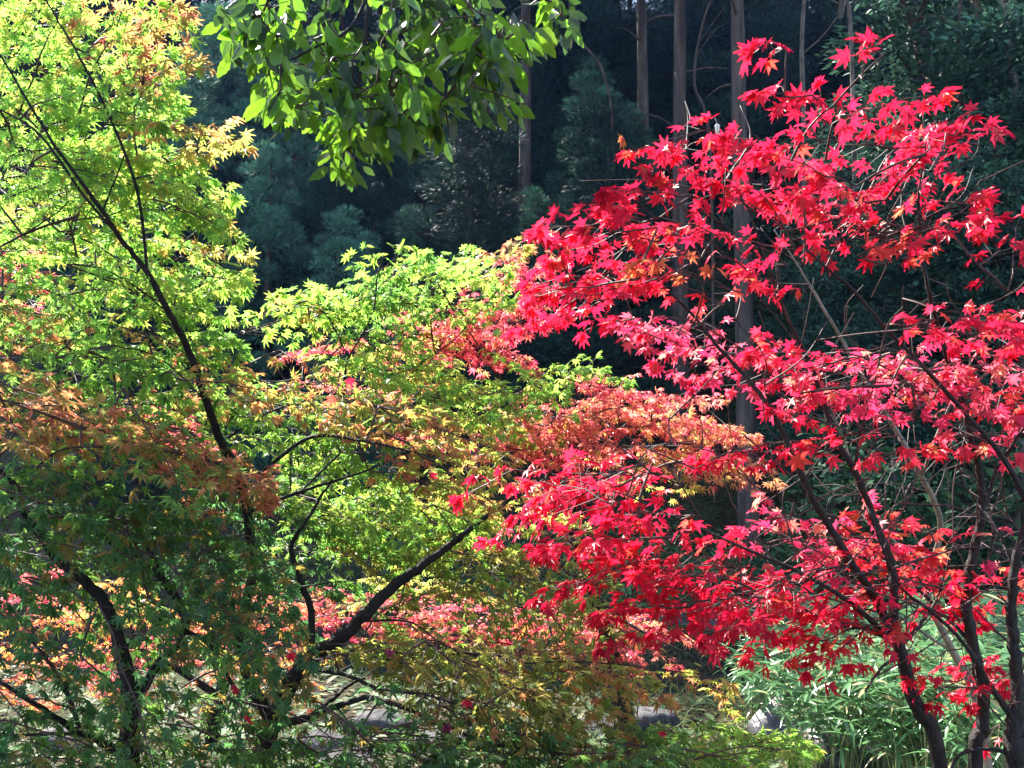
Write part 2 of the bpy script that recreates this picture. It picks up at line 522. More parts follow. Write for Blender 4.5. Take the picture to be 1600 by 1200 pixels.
# ------------------------------------------------------------------ broad trees grown from their stems
class Tree:
    def __init__(self, name, label, base, bark, group=None, cat='tree'):
        base = np.array([base[0], base[1], float(ground(base[0], base[1])) - 0.03])
        self.base = base
        self.root = thing(name, label, cat, base, group)
        self.bark = bark
        self.dd = 0.0
        self.ws = 1.0
        self.skel = [base[None, :]]
        self.parts = []              # (name, Acc, label)
        self.tw = Acc()
        self.crowns = {}             # key -> (Acc, label, mat)

    def stem(self, pts, part='trunk', label=None, sides=8, jit=0.0022, to_ground=False, acc=None):
        P = np.array([at(p[0], p[1], p[2] + self.dd) for p in pts])
        R = np.array([p[3] * self.ws * 0.5 * (p[2] + self.dd) / F for p in pts])
        if to_ground:
            P = np.vstack([self.base, P]); R = np.concatenate([[R[0] * 1.25], R])
        Q = catmull(P, 6)
        RR = np.interp(np.linspace(0, 1, len(Q)), np.linspace(0, 1, len(R)), R)
        Q[1:-1] += rng.normal(0, jit, (len(Q) - 2, 3)) * np.clip(RR[1:-1, None] / 0.02, 0.3, 1)
        if acc is None:
            acc = Acc(); self.parts.append((part, acc, label))
        tube(acc, Q, RR, sides, rough=0.03)
        self.skel.append(Q)
        return acc

    def nearest(self, p):
        S = np.concatenate(self.skel)
        d = np.linalg.norm(S - p, axis=1)
        i = int(np.argmin(d))
        return d[i], S[i]

    def crown(self, key, mat, label=None):
        if key not in self.crowns:
            self.crowns[key] = (Acc(), label, mat)
        return self.crowns[key][0]

    def finish(self):
        o3 = self.base
        for name, acc, label in self.parts:
            o = acc.obj(name, self.bark, self.root, origin=o3)
            if label: o['label'] = label
        if self.tw.n:
            self.tw.obj('twigs', M_TWIG, self.root, origin=o3)
        for key, (acc, label, mat) in self.crowns.items():
            if acc.n:
                o = acc.obj('crown', mat, self.root, origin=o3)
                if label: o['label'] = label


def spray(tree, acc, Pc, ax, L, W, pal, size, tpls, droop=0.15, hang=0.3, sp=0.045, roll=0.35, dens=1.0, face=0.5, connect=True, tw_r=1.0):
    """one flat maple spray: a branchlet from the nearest limb, paired side twigs, paired leaves"""
    ax = unit(ax)
    Pm = Pc - ax * L / 2; P1 = Pc + ax * L / 2
    D, S = tree.nearest(Pm)
    n2 = 7
    t = np.linspace(0, 1, n2)[:, None]
    lead = Pm * (1 - t) + P1 * t
    lead[:, 2] -= droop * L * (t[:, 0] ** 2)
    lead[1:] += rng.normal(0, 0.006, (n2 - 1, 3))
    if D > 0.04 and connect:
        ctrl = S * 0.45 + Pm * 0.55 + np.array([0, 0, 0.08 * D]) + rng.normal(0, 0.05 * D, 3)
        k = max(4, int(D / 0.08))
        tt = np.linspace(0, 1, k, endpoint=False)[:, None]
        con = S * (1 - tt) ** 2 + 2 * ctrl * tt * (1 - tt) + Pm * tt ** 2
        P = np.vstack([con, lead])
    else:
        P = lead
    r0 = min(0.0018 + 0.0035 * (D + L), 0.007) * tw_r
    tube(tree.tw, P, np.linspace(r0, 0.0007, len(P)), 5, cap=False)
    tree.skel.append(P[::2])
    T = unit(P1 - Pm)
    b = unit(np.cross(T, WUP) + 1e-6)
    rl = rng.normal(0, roll)
    up = np.cross(b, T)
    b = b * math.cos(rl) + up * math.sin(rl)
    up = np.cross(b, T)
    if up[2] < 0: up = -up
    pos, dirs, nor = [], [], []
    nn = max(3, int(L / sp))
    cum = np.linspace(0, 1, n2)
    for i in range(nn + 1):
        tn = (i + rng.uniform(-.2, .2)) / nn
        tn = min(max(tn, 0), 1)
        p = np.array([np.interp(tn, cum, lead[:, q]) for q in range(3)])
        shape = (1 - tn) ** 0.7 * (0.45 + 0.55 * min(1, tn / 0.25))
        for sg in (1, -1):
            if rng.random() > dens * 0.95: continue
            l = W * shape * rng.uniform(0.55, 1.15)
            a = math.radians(rng.uniform(38, 62))
            td = unit(T * math.cos(a) + sg * b * math.sin(a) + up * rng.normal(0, 0.14))
            m = max(1, int(l / sp))
            q = p.copy()
            tp = [q]
            for j in range(m):
                td = unit(td + np.array([0, 0, -droop * 0.25]) + rng.normal(0, 0.06, 3))
                q = q + td * (l / m if l > sp else l)
                tp.append(q)
                pb = np.cross(td, up)
                for s2 in (1, -1):
                    if rng.random() > 0.88 * dens: continue
                    pos.append(q); dirs.append(unit(td * 0.55 + s2 * pb * 0.85)); nor.append(up)
            pos.append(q); dirs.append(td); nor.append(up)
            tube(tree.tw, np.array(tp), np.linspace(0.0012, 0.0005, len(tp)) * tw_r, 3, cap=False)
    for _ in range(2):
        pos.append(lead[-1]); dirs.append(unit(T + rng.normal(0, .3, 3))); nor.append(up)
    pos = np.array(pos); dirs = np.array(dirs); nor = np.array(nor)
    n = len(pos)
    hg = np.clip(rng.normal(hang, 0.22, (n, 1)), 0, 1.3)
    dirs = unit(dirs + np.array([0, 0, -1.0]) * hg + rng.normal(0, 0.22, (n, 3)))
    fdir = unit(SUNV + rng.normal(0, 0.38, (n, 3)))
    nor = unit(nor * (1 - face) + fdir * face * rng.uniform(0.5, 1.6, (n, 1)) + rng.normal(0, 0.2, (n, 3)))
    s = size * rng.uniform(0.72, 1.15, n)
    cA, cB = colours(pal, n)
    which = rng.integers(0, len(tpls), n)
    for k in range(len(tpls)):
        i = which == k
        if i.any():
            scatter(acc, tpls[k], pos[i], dirs[i], nor[i], s[i], cA[i], cB[i])
    return n


def grow(trees, regions, mat, tpls, size, thin=1.0, **kw):
    jobs = []
    for r in regions:
        u, v, ru, rv, d0, d1, n, ang, pal = r[:9]
        ex = r[9] if len(r) > 9 else {}
        n = int(n * thin + rng.random()) or (1 if n < 3 else 0)
        for _ in range(n):
            a = rng.uniform(0, 2 * math.pi); q = math.sqrt(rng.random())
            Pc = at(u + ru * q * math.cos(a), v + rv * q * math.sin(a), rng.uniform(d0, d1))
            th = math.radians(ang + rng.normal(0, ex.get('da', 15)))
            ax = RIGHT * math.cos(th) + WUP * math.sin(th) + np.array([0, 1.0, 0]) * rng.normal(0, ex.get('dep', 0.55))
            jobs.append((min(t.nearest(Pc)[0] for t in trees), Pc, ax, pal, ex))
    jobs.sort(key=lambda j: j[0])
    tot = 0
    for _, Pc, ax, pal, ex in jobs:
        t = min(trees, key=lambda t_: t_.nearest(Pc)[0])
        k = dict(L=0.42, W=0.2); k.update(kw)
        lab = LABELS.get(pal)
        for key in ('L', 'W', 'droop', 'hang', 'dens', 'face', 'roll', 'sp'):
            if key in ex: k[key] = ex[key]
        if 'thin_up' in ex: k['droop'] = .03; k['hang'] = .2
        k['L'] *= rng.uniform(0.75, 1.2)
        acc = t.crown(CROWN_OF.get(pal, pal), mat, lab)
        tot += spray(t, acc, Pc, ax, pal=pal, size=ex.get('size', size), tpls=ex.get('tpls', tpls), **k)
    return tot


CROWN_OF = {'G': 'g', 'YG': 'g', 'DG': 'g', 'Y': 'y', 'GO': 'o', 'O': 'o', 'OB': 'o', 'OL': 'ol', 'PR': 'p', 'PO': 'p', 'OR': 'p', 'R': 'r', 'RD': 'r', 'RO': 'r', 'RP': 'r'}
LABELS = {'G': 'yellow-green leaves', 'YG': 'yellow-green leaves', 'DG': 'green leaves', 'Y': 'yellow leaves', 'GO': 'orange-tinged leaves',
          'O': 'orange-tinged leaves', 'OB': 'orange-tinged leaves', 'OL': 'olive leaves', 'PR': 'coral red leaves', 'PO': 'coral red leaves', 'OR': 'coral red leaves'}

# ---- the green maples on the left
d = 3.0
b = at(405, 1330, 3.0)
g1 = Tree('maple_tree', 'tall green maple with black forked trunk, its leaves turning yellow and orange at the tips', (b[0], b[1]), M_BARK)
g1.dd = -0.25; g1.ws = 0.6
tk = g1.stem([(408, 1210, 3.0, 62), (430, 1120, 3.0, 54), (470, 1045, 3.0, 44), (540, 990, 3.05, 36), (600, 930, 3.1, 32), (650, 890, 3.15, 27), (705, 850, 3.2, 20), (770, 800, 3.25, 12), (850, 745, 3.3, 6)], 'trunk', to_ground=True)
g1.stem([(425, 1130, 3.0, 40), (385, 1050, 3.0, 28), (374, 1000, 3.0, 27), (393, 900, 3.0, 26), (386, 800, 2.95, 24), (366, 725, 2.95, 24), (344, 690, 2.9, 22), (322, 625, 2.8, 20), (300, 560, 2.75, 19), (265, 490, 2.65, 17), (230, 425, 2.6, 15), (190, 375, 2.55, 13), (160, 330, 2.5, 12), (110, 262, 2.45, 9), (62, 190, 2.42, 7), (0, 85, 2.4, 5)], 'branch')
g1.stem([(190, 375, 2.55, 7), (130, 305, 2.52, 7), (88, 243, 2.5, 7), (50, 200, 2.5, 6), (-10, 165, 2.5, 4)], 'branch', sides=6)
g1.stem([(230, 425, 2.6, 8), (215, 300, 2.55, 8), (172, 185, 2.5, 7), (130, 100, 2.45, 6), (92, 35, 2.42, 5), (60, -20, 2.4, 3)], 'branch', sides=6)
g1.stem([(160, 330, 2.5, 5), (178, 285, 2.45, 4), (195, 240, 2.4, 3)], 'branch', sides=6)
g1.stem([(487, 1005, 3.02, 20), (486, 955, 3.05, 18), (467, 900, 3.05, 16), (455, 855, 3.05, 14), (478, 815, 3.05, 10), (502, 775, 3.1, 8), (520, 750, 3.1, 5)], 'branch')
g1.stem([(440, 1130, 2.95, 24), (480, 1122, 2.9, 20), (525, 1105, 2.85, 18), (570, 1090, 2.8, 14), (620, 1102, 2.75, 12), (690, 1130, 2.7, 10), (760, 1160, 2.65, 7), (900, 1180, 2.6, 4)], 'branch')
g1.stem([(480, 1122, 2.9, 12), (520, 1092, 3.0, 13), (545, 1070, 3.1, 10), (570, 1060, 3.2, 6)], 'branch', sides=6)
g1.stem([(478, 1045, 2.95, 14), (540, 1055, 2.85, 11), (590, 1075, 2.75, 9), (660, 1085, 2.65, 7), (750, 1110, 2.6, 5)], 'branch', sides=6)
g1.stem([(390, 760, 2.95, 14), (430, 720, 2.85, 12), (490, 682, 2.75, 10), (560, 688, 2.7, 7), (640, 705, 2.65, 5), (710, 725, 2.6, 3)], 'branch', sides=6)
g1.stem([(388, 800, 2.95, 10), (470, 768, 2.9, 9), (560, 740, 2.9, 6), (640, 705, 2.95, 4)], 'branch', sides=6)
g1.stem([(344, 690, 2.95, 8), (430, 640, 3.1, 6), (525, 615, 3.2, 6), (545, 560, 3.2, 5), (582, 490, 3.2, 4.5), (590, 430, 3.2, 4), (604, 395, 3.2, 3)], 'branch', sides=6)
g1.stem([(545, 560, 3.2, 4), (515, 500, 3.15, 3), (480, 470, 3.1, 2)], 'branch', sides=5)
g1.stem([(470, 768, 2.9, 6), (560, 680, 3.1, 6), (620, 620, 3.3, 6), (655, 570, 3.35, 5), (710, 530, 3.4, 3), (790, 440, 3.4, 2)], 'branch', sides=6)
g1.stem([(393, 900, 3.0, 7), (440, 918, 2.9, 6), (520, 910, 2.8, 4), (580, 900, 2.75, 3)], 'branch', sides=5)
g1.stem([(560, 970, 3.05, 7), (640, 972, 3.0, 5), (700, 1010, 2.9, 5), (800, 1035, 2.8, 5), (900, 1033, 2.75, 4), (1000, 1042, 2.7, 3), (1100, 1055, 2.7, 2)], 'branch', sides=5)
g1.stem([(322, 625, 2.9, 5), (250, 560, 2.8, 4), (180, 540, 2.7, 3)], 'branch', sides=5)
g1.stem([(265, 490, 2.65, 4), (200, 440, 2.6, 4), (120, 402, 2.7, 2)], 'branch', sides=5)

b = at(195, 1330, 2.5)
g2 = Tree('maple_tree', 'shaded dark green maple in the lower corner, forked low with spreading black limbs', (b[0], b[1]), M_BARK)
g2.ws = 0.6
g2.stem([(200, 1210, 2.5, 58), (203, 1110, 2.5, 52), (188, 1010, 2.5, 34), (168, 950, 2.5, 32), (135, 912, 2.5, 28), (85, 868, 2.5, 24), (60, 832, 2.5, 20), (35, 800, 2.45, 12), (10, 770, 2.4, 6)], 'trunk', to_ground=True)
g2.stem([(205, 1110, 2.5, 30), (245, 1040, 2.55, 24), (290, 985, 2.6, 22), (262, 915, 2.6, 22), (205, 868, 2.6, 20), (150, 832, 2.6, 18), (100, 810, 2.6, 16), (50, 780, 2.55, 15), (-10, 728, 2.5, 12)], 'branch')
g2.stem([(205, 1190, 2.5, 26), (160, 1160, 2.45, 22), (115, 1140, 2.4, 18), (70, 1110, 2.35, 14), (20, 1078, 2.3, 11), (-20, 1055, 2.3, 8)], 'branch')
g2.stem([(150, 1150, 2.45, 10), (90, 1146, 2.4, 10), (-20, 1153, 2.35, 8)], 'branch', sides=6)
g2.stem([(125, 1140, 2.42, 12), (105, 1085, 2.45, 12), (80, 1040, 2.5, 10), (50, 1000, 2.5, 5)], 'branch', sides=6)
g2.stem([(45, 780, 2.55, 8), (52, 740, 2.5, 7), (100, 702, 2.45, 5), (200, 700, 2.4, 4.5), (300, 712, 2.35, 4), (390, 745, 2.3, 2)], 'branch', sides=6)
g2.stem([(262, 915, 2.6, 10), (215, 830, 2.65, 12), (165, 800, 2.7, 6), (150, 740, 2.7, 4)], 'branch', sides=6)
g2.stem([(290, 985, 2.6, 14), (330, 1010, 2.6, 14), (370, 1080, 2.55, 8), (420, 1120, 2.5, 4)], 'branch', sides=6)

H = {'hang': 0.7}
left_regions = [
    # deeper layers behind the bright crown, some unseen, added to shade lower leaves
    (50, 330, 150, 80, 3.3, 4.0, 10, 0, 'G'), (200, 430, 110, 70, 3.3, 4.0, 9, 0, 'G'), (40, 500, 130, 60, 3.3, 4.0, 9, 0, 'G'), (-180, 380, 120, 140, 2.8, 4.0, 14, 0, 'G'), (-160, 620, 120, 100, 2.4, 3.2, 8, 0, 'DG'), (150, 250, 100, 60, 3.4, 3.9, 5, 0, 'G'),
    # bright crown, upper left
    (60, 55, 100, 70, 2.3, 3.0, 9, 55, 'YG'), (190, 75, 45, 50, 2.3, 2.8, 3, 60, 'YG'), (205, 28, 30, 25, 2.3, 2.7, 3, 60, 'O'),
    (225, 130, 35, 25, 2.5, 2.8, 1, 30, 'O'), (60, 170, 100, 50, 2.3, 3.2, 8, 40, 'YG'), (180, 150, 70, 45, 2.3, 3.0, 6, 30, 'YG'),
    (300, 205, 32, 25, 2.4, 2.8, 4, 10, 'Y'), (190, 240, 95, 45, 2.3, 3.0, 8, 12, 'YG'), (285, 290, 45, 25, 2.3, 2.9, 6, -10, 'YG', {'L': .2, 'W': .13}),
    (70, 275, 90, 40, 2.4, 3.3, 6, 20, 'YG'), (320, 375, 25, 20, 2.4, 2.8, 3, 0, 'Y', {'L': .2, 'W': .13}), (235, 350, 80, 40, 2.3, 3.0, 7, 0, 'YG'),
    (310, 330, 20, 30, 2.3, 2.8, 4, -20, 'YG', {'L': .2, 'W': .13}), (70, 370, 90, 35, 2.4, 3.2, 6, 5, 'YG'), (315, 445, 45, 30, 2.4, 3.0, 6, -5, 'YG', {'L': .2, 'W': .13}),
    (15, 425, 35, 40, 3.2, 3.8, 4, 20, 'PR'), (150, 455, 120, 45, 2.4, 3.2, 9, 0, 'YG'), (310, 525, 45, 30, 2.5, 3.1, 4, -5, 'G', {'L': .2, 'W': .13}),
    (30, 500, 60, 40, 2.5, 3.2, 5, 0, 'GO'), (110, 550, 120, 40, 2.4, 3.1, 9, -8, 'G'), (270, 560, 70, 35, 2.6, 3.4, 4, -8, 'GO'),
    (350, 605, 50, 30, 2.6, 3.2, 5, -10, 'G', {'L': .2, 'W': .13}), (60, 610, 90, 30, 2.3, 2.9, 5, -8, 'GO'), (185, 660, 60, 30, 2.5, 3.0, 4, -10, 'G'),
    # orange shelf sweeping down to the right
    (70, 655, 90, 25, 2.1, 2.6, 5, -12, 'O', {'droop': .06, 'hang': .12, 'W': .17}), (170, 685, 90, 25, 2.1, 2.6, 5, -14, 'GO', {'droop': .06, 'hang': .12, 'W': .17}), (290, 715, 80, 22, 2.1, 2.6, 5, -16, 'O', {'droop': .06, 'hang': .12, 'W': .17}), (350, 735, 40, 15, 2.1, 2.5, 2, -18, 'O', {'droop': .06, 'hang': .12, 'W': .17}),
    (300, 650, 60, 40, 3.8, 4.6, 4, 0, 'PR'), (260, 640, 60, 30, 3.0, 3.6, 3, 0, 'Y'),
    # middle shelf
    (420, 600, 90, 28, 2.4, 2.9, 4, -8, 'OB', {'droop': .06, 'hang': .12, 'W': .17}), (530, 640, 90, 30, 2.4, 2.9, 4, -14, 'GO', {'droop': .06, 'hang': .12, 'W': .17}), (620, 690, 90, 35, 2.4, 2.9, 5, -24, 'OB', {'droop': .06, 'hang': .12, 'W': .17}), (700, 740, 60, 35, 2.4, 2.8, 2, -32, 'OB', {'droop': .06, 'hang': .12, 'W': .17}),
    (420, 660, 80, 40, 2.7, 3.2, 5, -5, 'G'), (500, 720, 90, 40, 2.7, 3.3, 7, -10, 'G'),
    # right shoulder
    (455, 480, 40, 18, 2.9, 3.3, 3, 22, 'YG'), (525, 477, 55, 22, 2.9, 3.3, 5, 15, 'YG', {'thin_up': 1, 'L': .28}), (600, 442, 40, 25, 3.0, 3.3, 4, 45, 'G', {'thin_up': 1, 'L': .28}), (560, 500, 60, 30, 2.9, 3.4, 5, 10, 'G'),
    (685, 432, 50, 25, 3.0, 3.5, 5, 20, 'YG', {'thin_up': 1, 'L': .28}), (770, 407, 25, 20, 3.1, 3.5, 2, 38, 'Y', {'thin_up': 1, 'L': .28}), (800, 380, 12, 8, 3.2, 3.4, 1, 35, 'O', {'thin_up': 1, 'L': .28}), (730, 462, 50, 25, 3.0, 3.5, 4, 20, 'YG', {'thin_up': 1, 'L': .28}), (640, 492, 70, 30, 3.0, 3.5, 5, 15, 'G', {'thin_up': 1, 'L': .28}),
    (545, 565, 50, 22, 2.8, 3.3, 4, 0, 'YG', {'L': .2, 'W': .13}), (610, 550, 60, 35, 3.0, 3.6, 5, 5, 'Y'), (590, 590, 80, 30, 2.9, 3.4, 4, 0, 'G'),
    (820, 590, 60, 30, 3.2, 3.8, 5, 10, 'YG'), (885, 575, 35, 12, 3.3, 3.7, 2, 15, 'YG'), (700, 605, 80, 30, 3.1, 3.6, 5, 0, 'YG'), (770, 640, 80, 30, 3.1, 3.7, 5, -5, 'YG'),
    (690, 660, 80, 35, 3.2, 3.8, 5, 0, 'Y'), (610, 770, 90, 45, 3.0, 3.6, 7, 0, 'YG'), (730, 760, 70, 50, 3.2, 3.8, 7, -10, 'Y'), (550, 810, 100, 50, 3.0, 3.6, 8, 0, 'G'),
    (690, 830, 90, 45, 3.0, 3.6, 7, 0, 'YG'), (460, 800, 60, 60, 2.9, 3.4, 5, 0, 'G'), (780, 860, 90, 35, 2.9, 3.4, 5, -10, 'OL'), (870, 880, 70, 40, 2.9, 3.4, 5, -15, 'OL'), (940, 930, 50, 40, 2.9, 3.3, 3, -25, 'OL'),
    (640, 890, 80, 40, 3.0, 3.6, 4, 0, 'OL'), (560, 880, 60, 40, 3.0, 3.5, 4, 0, 'G'), (760, 930, 70, 30, 3.0, 3.5, 3, -10, 'OL'),
    # olive skirts at the bottom
    (620, 1010, 100, 30, 2.5, 3.0, 6, -12, 'OL'), (760, 1010, 100, 30, 2.5, 3.0, 6, -14, 'OL'), (880, 1020, 90, 30, 2.5, 3.0, 5, -14, 'OL'), (960, 1045, 70, 22, 2.5, 3.0, 4, -14, 'OB'), (1055, 1050, 55, 15, 2.6, 3.0, 3, -14, 'OB', {'dens': .7}),
    (700, 1075, 90, 30, 2.4, 2.8, 6, -20, 'OL'), (820, 1090, 90, 30, 2.4, 2.8, 6, -20, 'OL'), (900, 1080, 60, 22, 2.4, 2.8, 3, -30, 'OL'),
    (760, 1150, 110, 35, 2.2, 2.7, 8, -12, 'DG'), (900, 1170, 110, 25, 2.2, 2.7, 7, -6, 'DG'), (1020, 1165, 90, 25, 2.4, 2.9, 6, 0, 'G'), (1130, 1150, 70, 18, 2.5, 3.0, 5, 2, 'G'), (1200, 1150, 40, 12, 2.6, 3.0, 2, 2, 'YG'), (620, 1160, 90, 35, 2.2, 2.7, 4, -10, 'DG'),
]
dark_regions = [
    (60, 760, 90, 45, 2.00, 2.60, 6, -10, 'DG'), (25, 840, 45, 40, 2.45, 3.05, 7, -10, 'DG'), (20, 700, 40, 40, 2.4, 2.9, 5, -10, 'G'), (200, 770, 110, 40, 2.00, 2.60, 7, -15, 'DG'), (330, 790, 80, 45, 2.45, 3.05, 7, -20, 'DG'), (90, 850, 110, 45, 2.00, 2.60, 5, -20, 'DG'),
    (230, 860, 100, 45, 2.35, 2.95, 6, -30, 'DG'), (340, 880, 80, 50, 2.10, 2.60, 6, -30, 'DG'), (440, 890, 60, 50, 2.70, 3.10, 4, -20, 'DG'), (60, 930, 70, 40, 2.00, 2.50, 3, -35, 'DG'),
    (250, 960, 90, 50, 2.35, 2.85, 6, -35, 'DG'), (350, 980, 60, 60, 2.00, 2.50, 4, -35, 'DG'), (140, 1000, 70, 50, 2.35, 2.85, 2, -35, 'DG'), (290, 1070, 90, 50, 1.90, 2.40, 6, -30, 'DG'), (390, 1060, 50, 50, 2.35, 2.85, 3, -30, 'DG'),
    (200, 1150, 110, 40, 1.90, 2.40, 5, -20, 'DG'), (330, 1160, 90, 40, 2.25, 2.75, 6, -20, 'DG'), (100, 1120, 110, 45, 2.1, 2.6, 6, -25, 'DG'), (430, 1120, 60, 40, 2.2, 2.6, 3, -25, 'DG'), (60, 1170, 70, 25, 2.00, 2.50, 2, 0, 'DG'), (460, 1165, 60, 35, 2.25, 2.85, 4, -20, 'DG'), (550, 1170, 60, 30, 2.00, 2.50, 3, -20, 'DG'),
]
nl = grow([g1, g2], left_regions, M_MAPLE, MAPLE_G, 0.029, thin=.85, droop=0.22, hang=0.35, face=0.6, L=0.36)
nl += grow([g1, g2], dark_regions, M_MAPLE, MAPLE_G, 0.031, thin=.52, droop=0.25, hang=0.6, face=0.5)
g1.finish(); g2.finish()

# ---- the coral maple in the middle and the one behind the green trunks
b = at(1010, 1250, 4.6)
p1 = Tree('maple_tree', 'small-leaved coral pink and orange maple in the middle, behind the green and the scarlet one', (b[0], b[1]), M_BARK)
p1.stem([(985, 1150, 4.5, 30), (960, 1040, 4.4, 26), (930, 930, 4.2, 22), (890, 820, 4.1, 18), (860, 740, 4.0, 13), (800, 620, 3.8, 8), (740, 540, 3.6, 5), (700, 500, 3.6, 3)], 'trunk', to_ground=True)
p1.stem([(890, 820, 4.1, 10), (930, 720, 4.0, 9), (985, 660, 3.9, 7), (1060, 620, 3.8, 5), (1130, 600, 3.8, 3)], 'branch', sides=6)
p1.stem([(930, 720, 4.0, 7), (1000, 700, 3.9, 6), (1080, 700, 3.8, 4), (1130, 720, 3.8, 2)], 'branch', sides=6)
p1.stem([(930, 930, 4.2, 8), (960, 960, 4.1, 7), (1010, 990, 4.0, 4), (1090, 1030, 3.9, 2)], 'branch', sides=6)
coral = [
    (715, 515, 66, 40, 3.5, 3.68, 11, 18, 'PR', {'dep': .22}), (765, 495, 54, 46, 3.5, 3.68, 11, 25, 'PR', {'dep': .22}), (690, 550, 72, 34, 3.5, 3.68, 8, 8, 'PO', {'dep': .22}), (785, 440, 42, 25, 3.5, 3.68, 4, 35, 'PR', {'dep': .22}), (770, 550, 60, 25, 3.5, 3.68, 7, 5, 'PR', {'dep': .22}), (640, 520, 48, 25, 3.5, 3.68, 3, 10, 'PO', {'dep': .22}), (500, 540, 48, 23, 3.5, 3.68, 3, 5, 'PR', {'dep': .22}), (560, 620, 60, 23, 3.5, 3.68, 3, 0, 'PO', {'dep': .22}),
    (890, 640, 96, 34, 3.5, 3.68, 15, 8, 'PO', {'dep': .22}), (985, 635, 96, 36, 3.5, 3.68, 16, 8, 'PO', {'dep': .22}), (1065, 630, 66, 43, 3.5, 3.68, 11, 5, 'PO', {'dep': .22}), (950, 600, 84, 17, 3.5, 3.68, 7, 10, 'PR', {'dep': .22}), (1005, 700, 108, 36, 3.5, 3.68, 12, -8, 'PO', {'dep': .22}), (1090, 690, 48, 41, 3.5, 3.68, 7, -15, 'O', {'dep': .22}),
    (880, 695, 96, 34, 3.5, 3.68, 11, 0, 'PO', {'dep': .22}), (820, 660, 66, 34, 3.5, 3.68, 8, 5, 'PO', {'dep': .22}), (1055, 745, 66, 23, 3.5, 3.68, 5, -25, 'PO', {'dep': .22}), (960, 755, 72, 23, 3.5, 3.68, 4, -10, 'Y', {'dep': .22}), (815, 715, 72, 40, 3.5, 3.68, 5, 0, 'PO', {'dep': .22}),
    (800, 790, 90, 40, 3.75, 3.95, 4, 0, 'Y', {'dep': .22}), (700, 690, 60, 35, 3.75, 3.95, 4, 0, 'PR', {'dep': .22}), (650, 780, 70, 35, 3.75, 3.95, 3, 0, 'PO', {'dep': .22}),
]
nl += grow([p1], coral, M_CORAL, MAPLE_N + MAPLE_G[1:3], 0.028, thin=.27, droop=0.14, hang=0.4, face=0.85, L=0.4, W=0.2, sp=0.04)
p1.finish()

b = at(330, 1180, 6.0)
p2 = Tree('maple_tree', 'sunlit orange and coral maple glowing low between the black trunks', (b[0], b[1]), M_BARK)
p2.stem([(340, 1100, 5.8, 22), (370, 1020, 5.6, 16), (420, 980, 5.4, 12), (520, 960, 5.2, 8), (640, 950, 5.0, 6), (760, 960, 4.8, 3)], 'trunk', to_ground=True)
p2.stem([(345, 1090, 5.8, 14), (250, 1030, 5.5, 9), (150, 990, 5.3, 6), (40, 960, 5.2, 3)], 'branch', sides=6)
p2.stem([(640, 950, 5.0, 5), (760, 985, 4.8, 5), (870, 975, 4.7, 4), (980, 960, 4.6, 3)], 'branch', sides=6)
glow = [
    (60, 920, 100, 40, 4.8, 5.6, 5, 5, 'PR'), (60, 1000, 110, 45, 4.8, 5.6, 8, 5, 'OR'), (80, 1080, 110, 35, 4.8, 5.6, 5, 0, 'OR'), (230, 940, 90, 45, 4.8, 5.6, 7, 5, 'OR'), (210, 1030, 90, 40, 4.8, 5.6, 6, 0, 'PR'),
    (420, 950, 80, 50, 4.8, 5.6, 7, 5, 'OR'), (430, 1040, 80, 40, 4.8, 5.6, 6, 0, 'OR'), (560, 940, 70, 45, 4.8, 5.4, 7, 5, 'PR'), (570, 900, 60, 30, 4.8, 5.4, 3, 5, 'Y'), (680, 960, 60, 28, 4.6, 5.2, 8, 0, 'PR'), (760, 980, 50, 20, 4.6, 5.0, 4, -5, 'PR'),
    (880, 960, 70, 18, 4.4, 4.8, 6, 8, 'PR'), (960, 985, 70, 22, 4.3, 4.8, 7, -5, 'PR'), (900, 1000, 60, 18, 4.3, 4.7, 5, 0, 'OR'),  (640, 1000, 60, 30, 4.6, 5.2, 4, 0, 'Y'),
]
nl += grow([p2], glow, M_CORAL, MAPLE_N + MAPLE_G[1:3], 0.031, thin=.8, droop=0.15, hang=0.4, face=0.6, L=0.45, W=0.24, sp=0.05)
p2.finish()

# ---- the scarlet maples on the right
b = at(1490, 1330, 2.2)
r1 = Tree('maple_tree', 'scarlet maple whose dark trunk leans in from below and forks into three limbs', (b[0], b[1]), M_BARKR)
r1.ws = 0.58
r1.stem([(1470, 1215, 2.2, 44), (1432, 1105, 2.2, 40), (1408, 1020, 2.2, 36), (1396, 985, 2.2, 30), (1398, 925, 2.2, 26), (1390, 875, 2.22, 24), (1375, 835, 2.22, 22), (1358, 790, 2.25, 19), (1335, 735, 2.25, 18), (1305, 685, 2.27, 17), (1283, 620, 2.3, 15), (1262, 560, 2.3, 13), (1232, 500, 2.3, 11), (1212, 450, 2.3, 9), (1195, 400, 2.3, 7), (1165, 320, 2.3, 5), (1120, 250, 2.3, 4)], 'trunk', to_ground=True)
r1.stem([(1398, 1000, 2.2, 28), (1368, 935, 2.18, 24), (1335, 885, 2.15, 22), (1300, 830, 2.15, 20), (1268, 775, 2.12, 18), (1238, 710, 2.1, 16), (1215, 660, 2.1, 14), (1180, 605, 2.1, 12), (1125, 545, 2.1, 10), (1080, 490, 2.1, 8), (1040, 450, 2.1, 6), (985, 400, 2.1, 4)], 'branch')
r1.stem([(1400, 1005, 2.2, 18), (1345, 955, 2.1, 15), (1300, 922, 2.05, 13), (1235, 888, 2.0, 11), (1160, 855, 2.0, 8), (1080, 820, 2.0, 6), (980, 775, 2.0, 4), (860, 740, 2.0, 2)], 'branch', 'mossy limb lit along its top', sides=7)
r1.stem([(1405, 1010, 2.2, 14), (1430, 985, 2.25, 12), (1462, 940, 2.3, 9), (1475, 900, 2.3, 6), (1490, 850, 2.3, 4)], 'branch', sides=6)
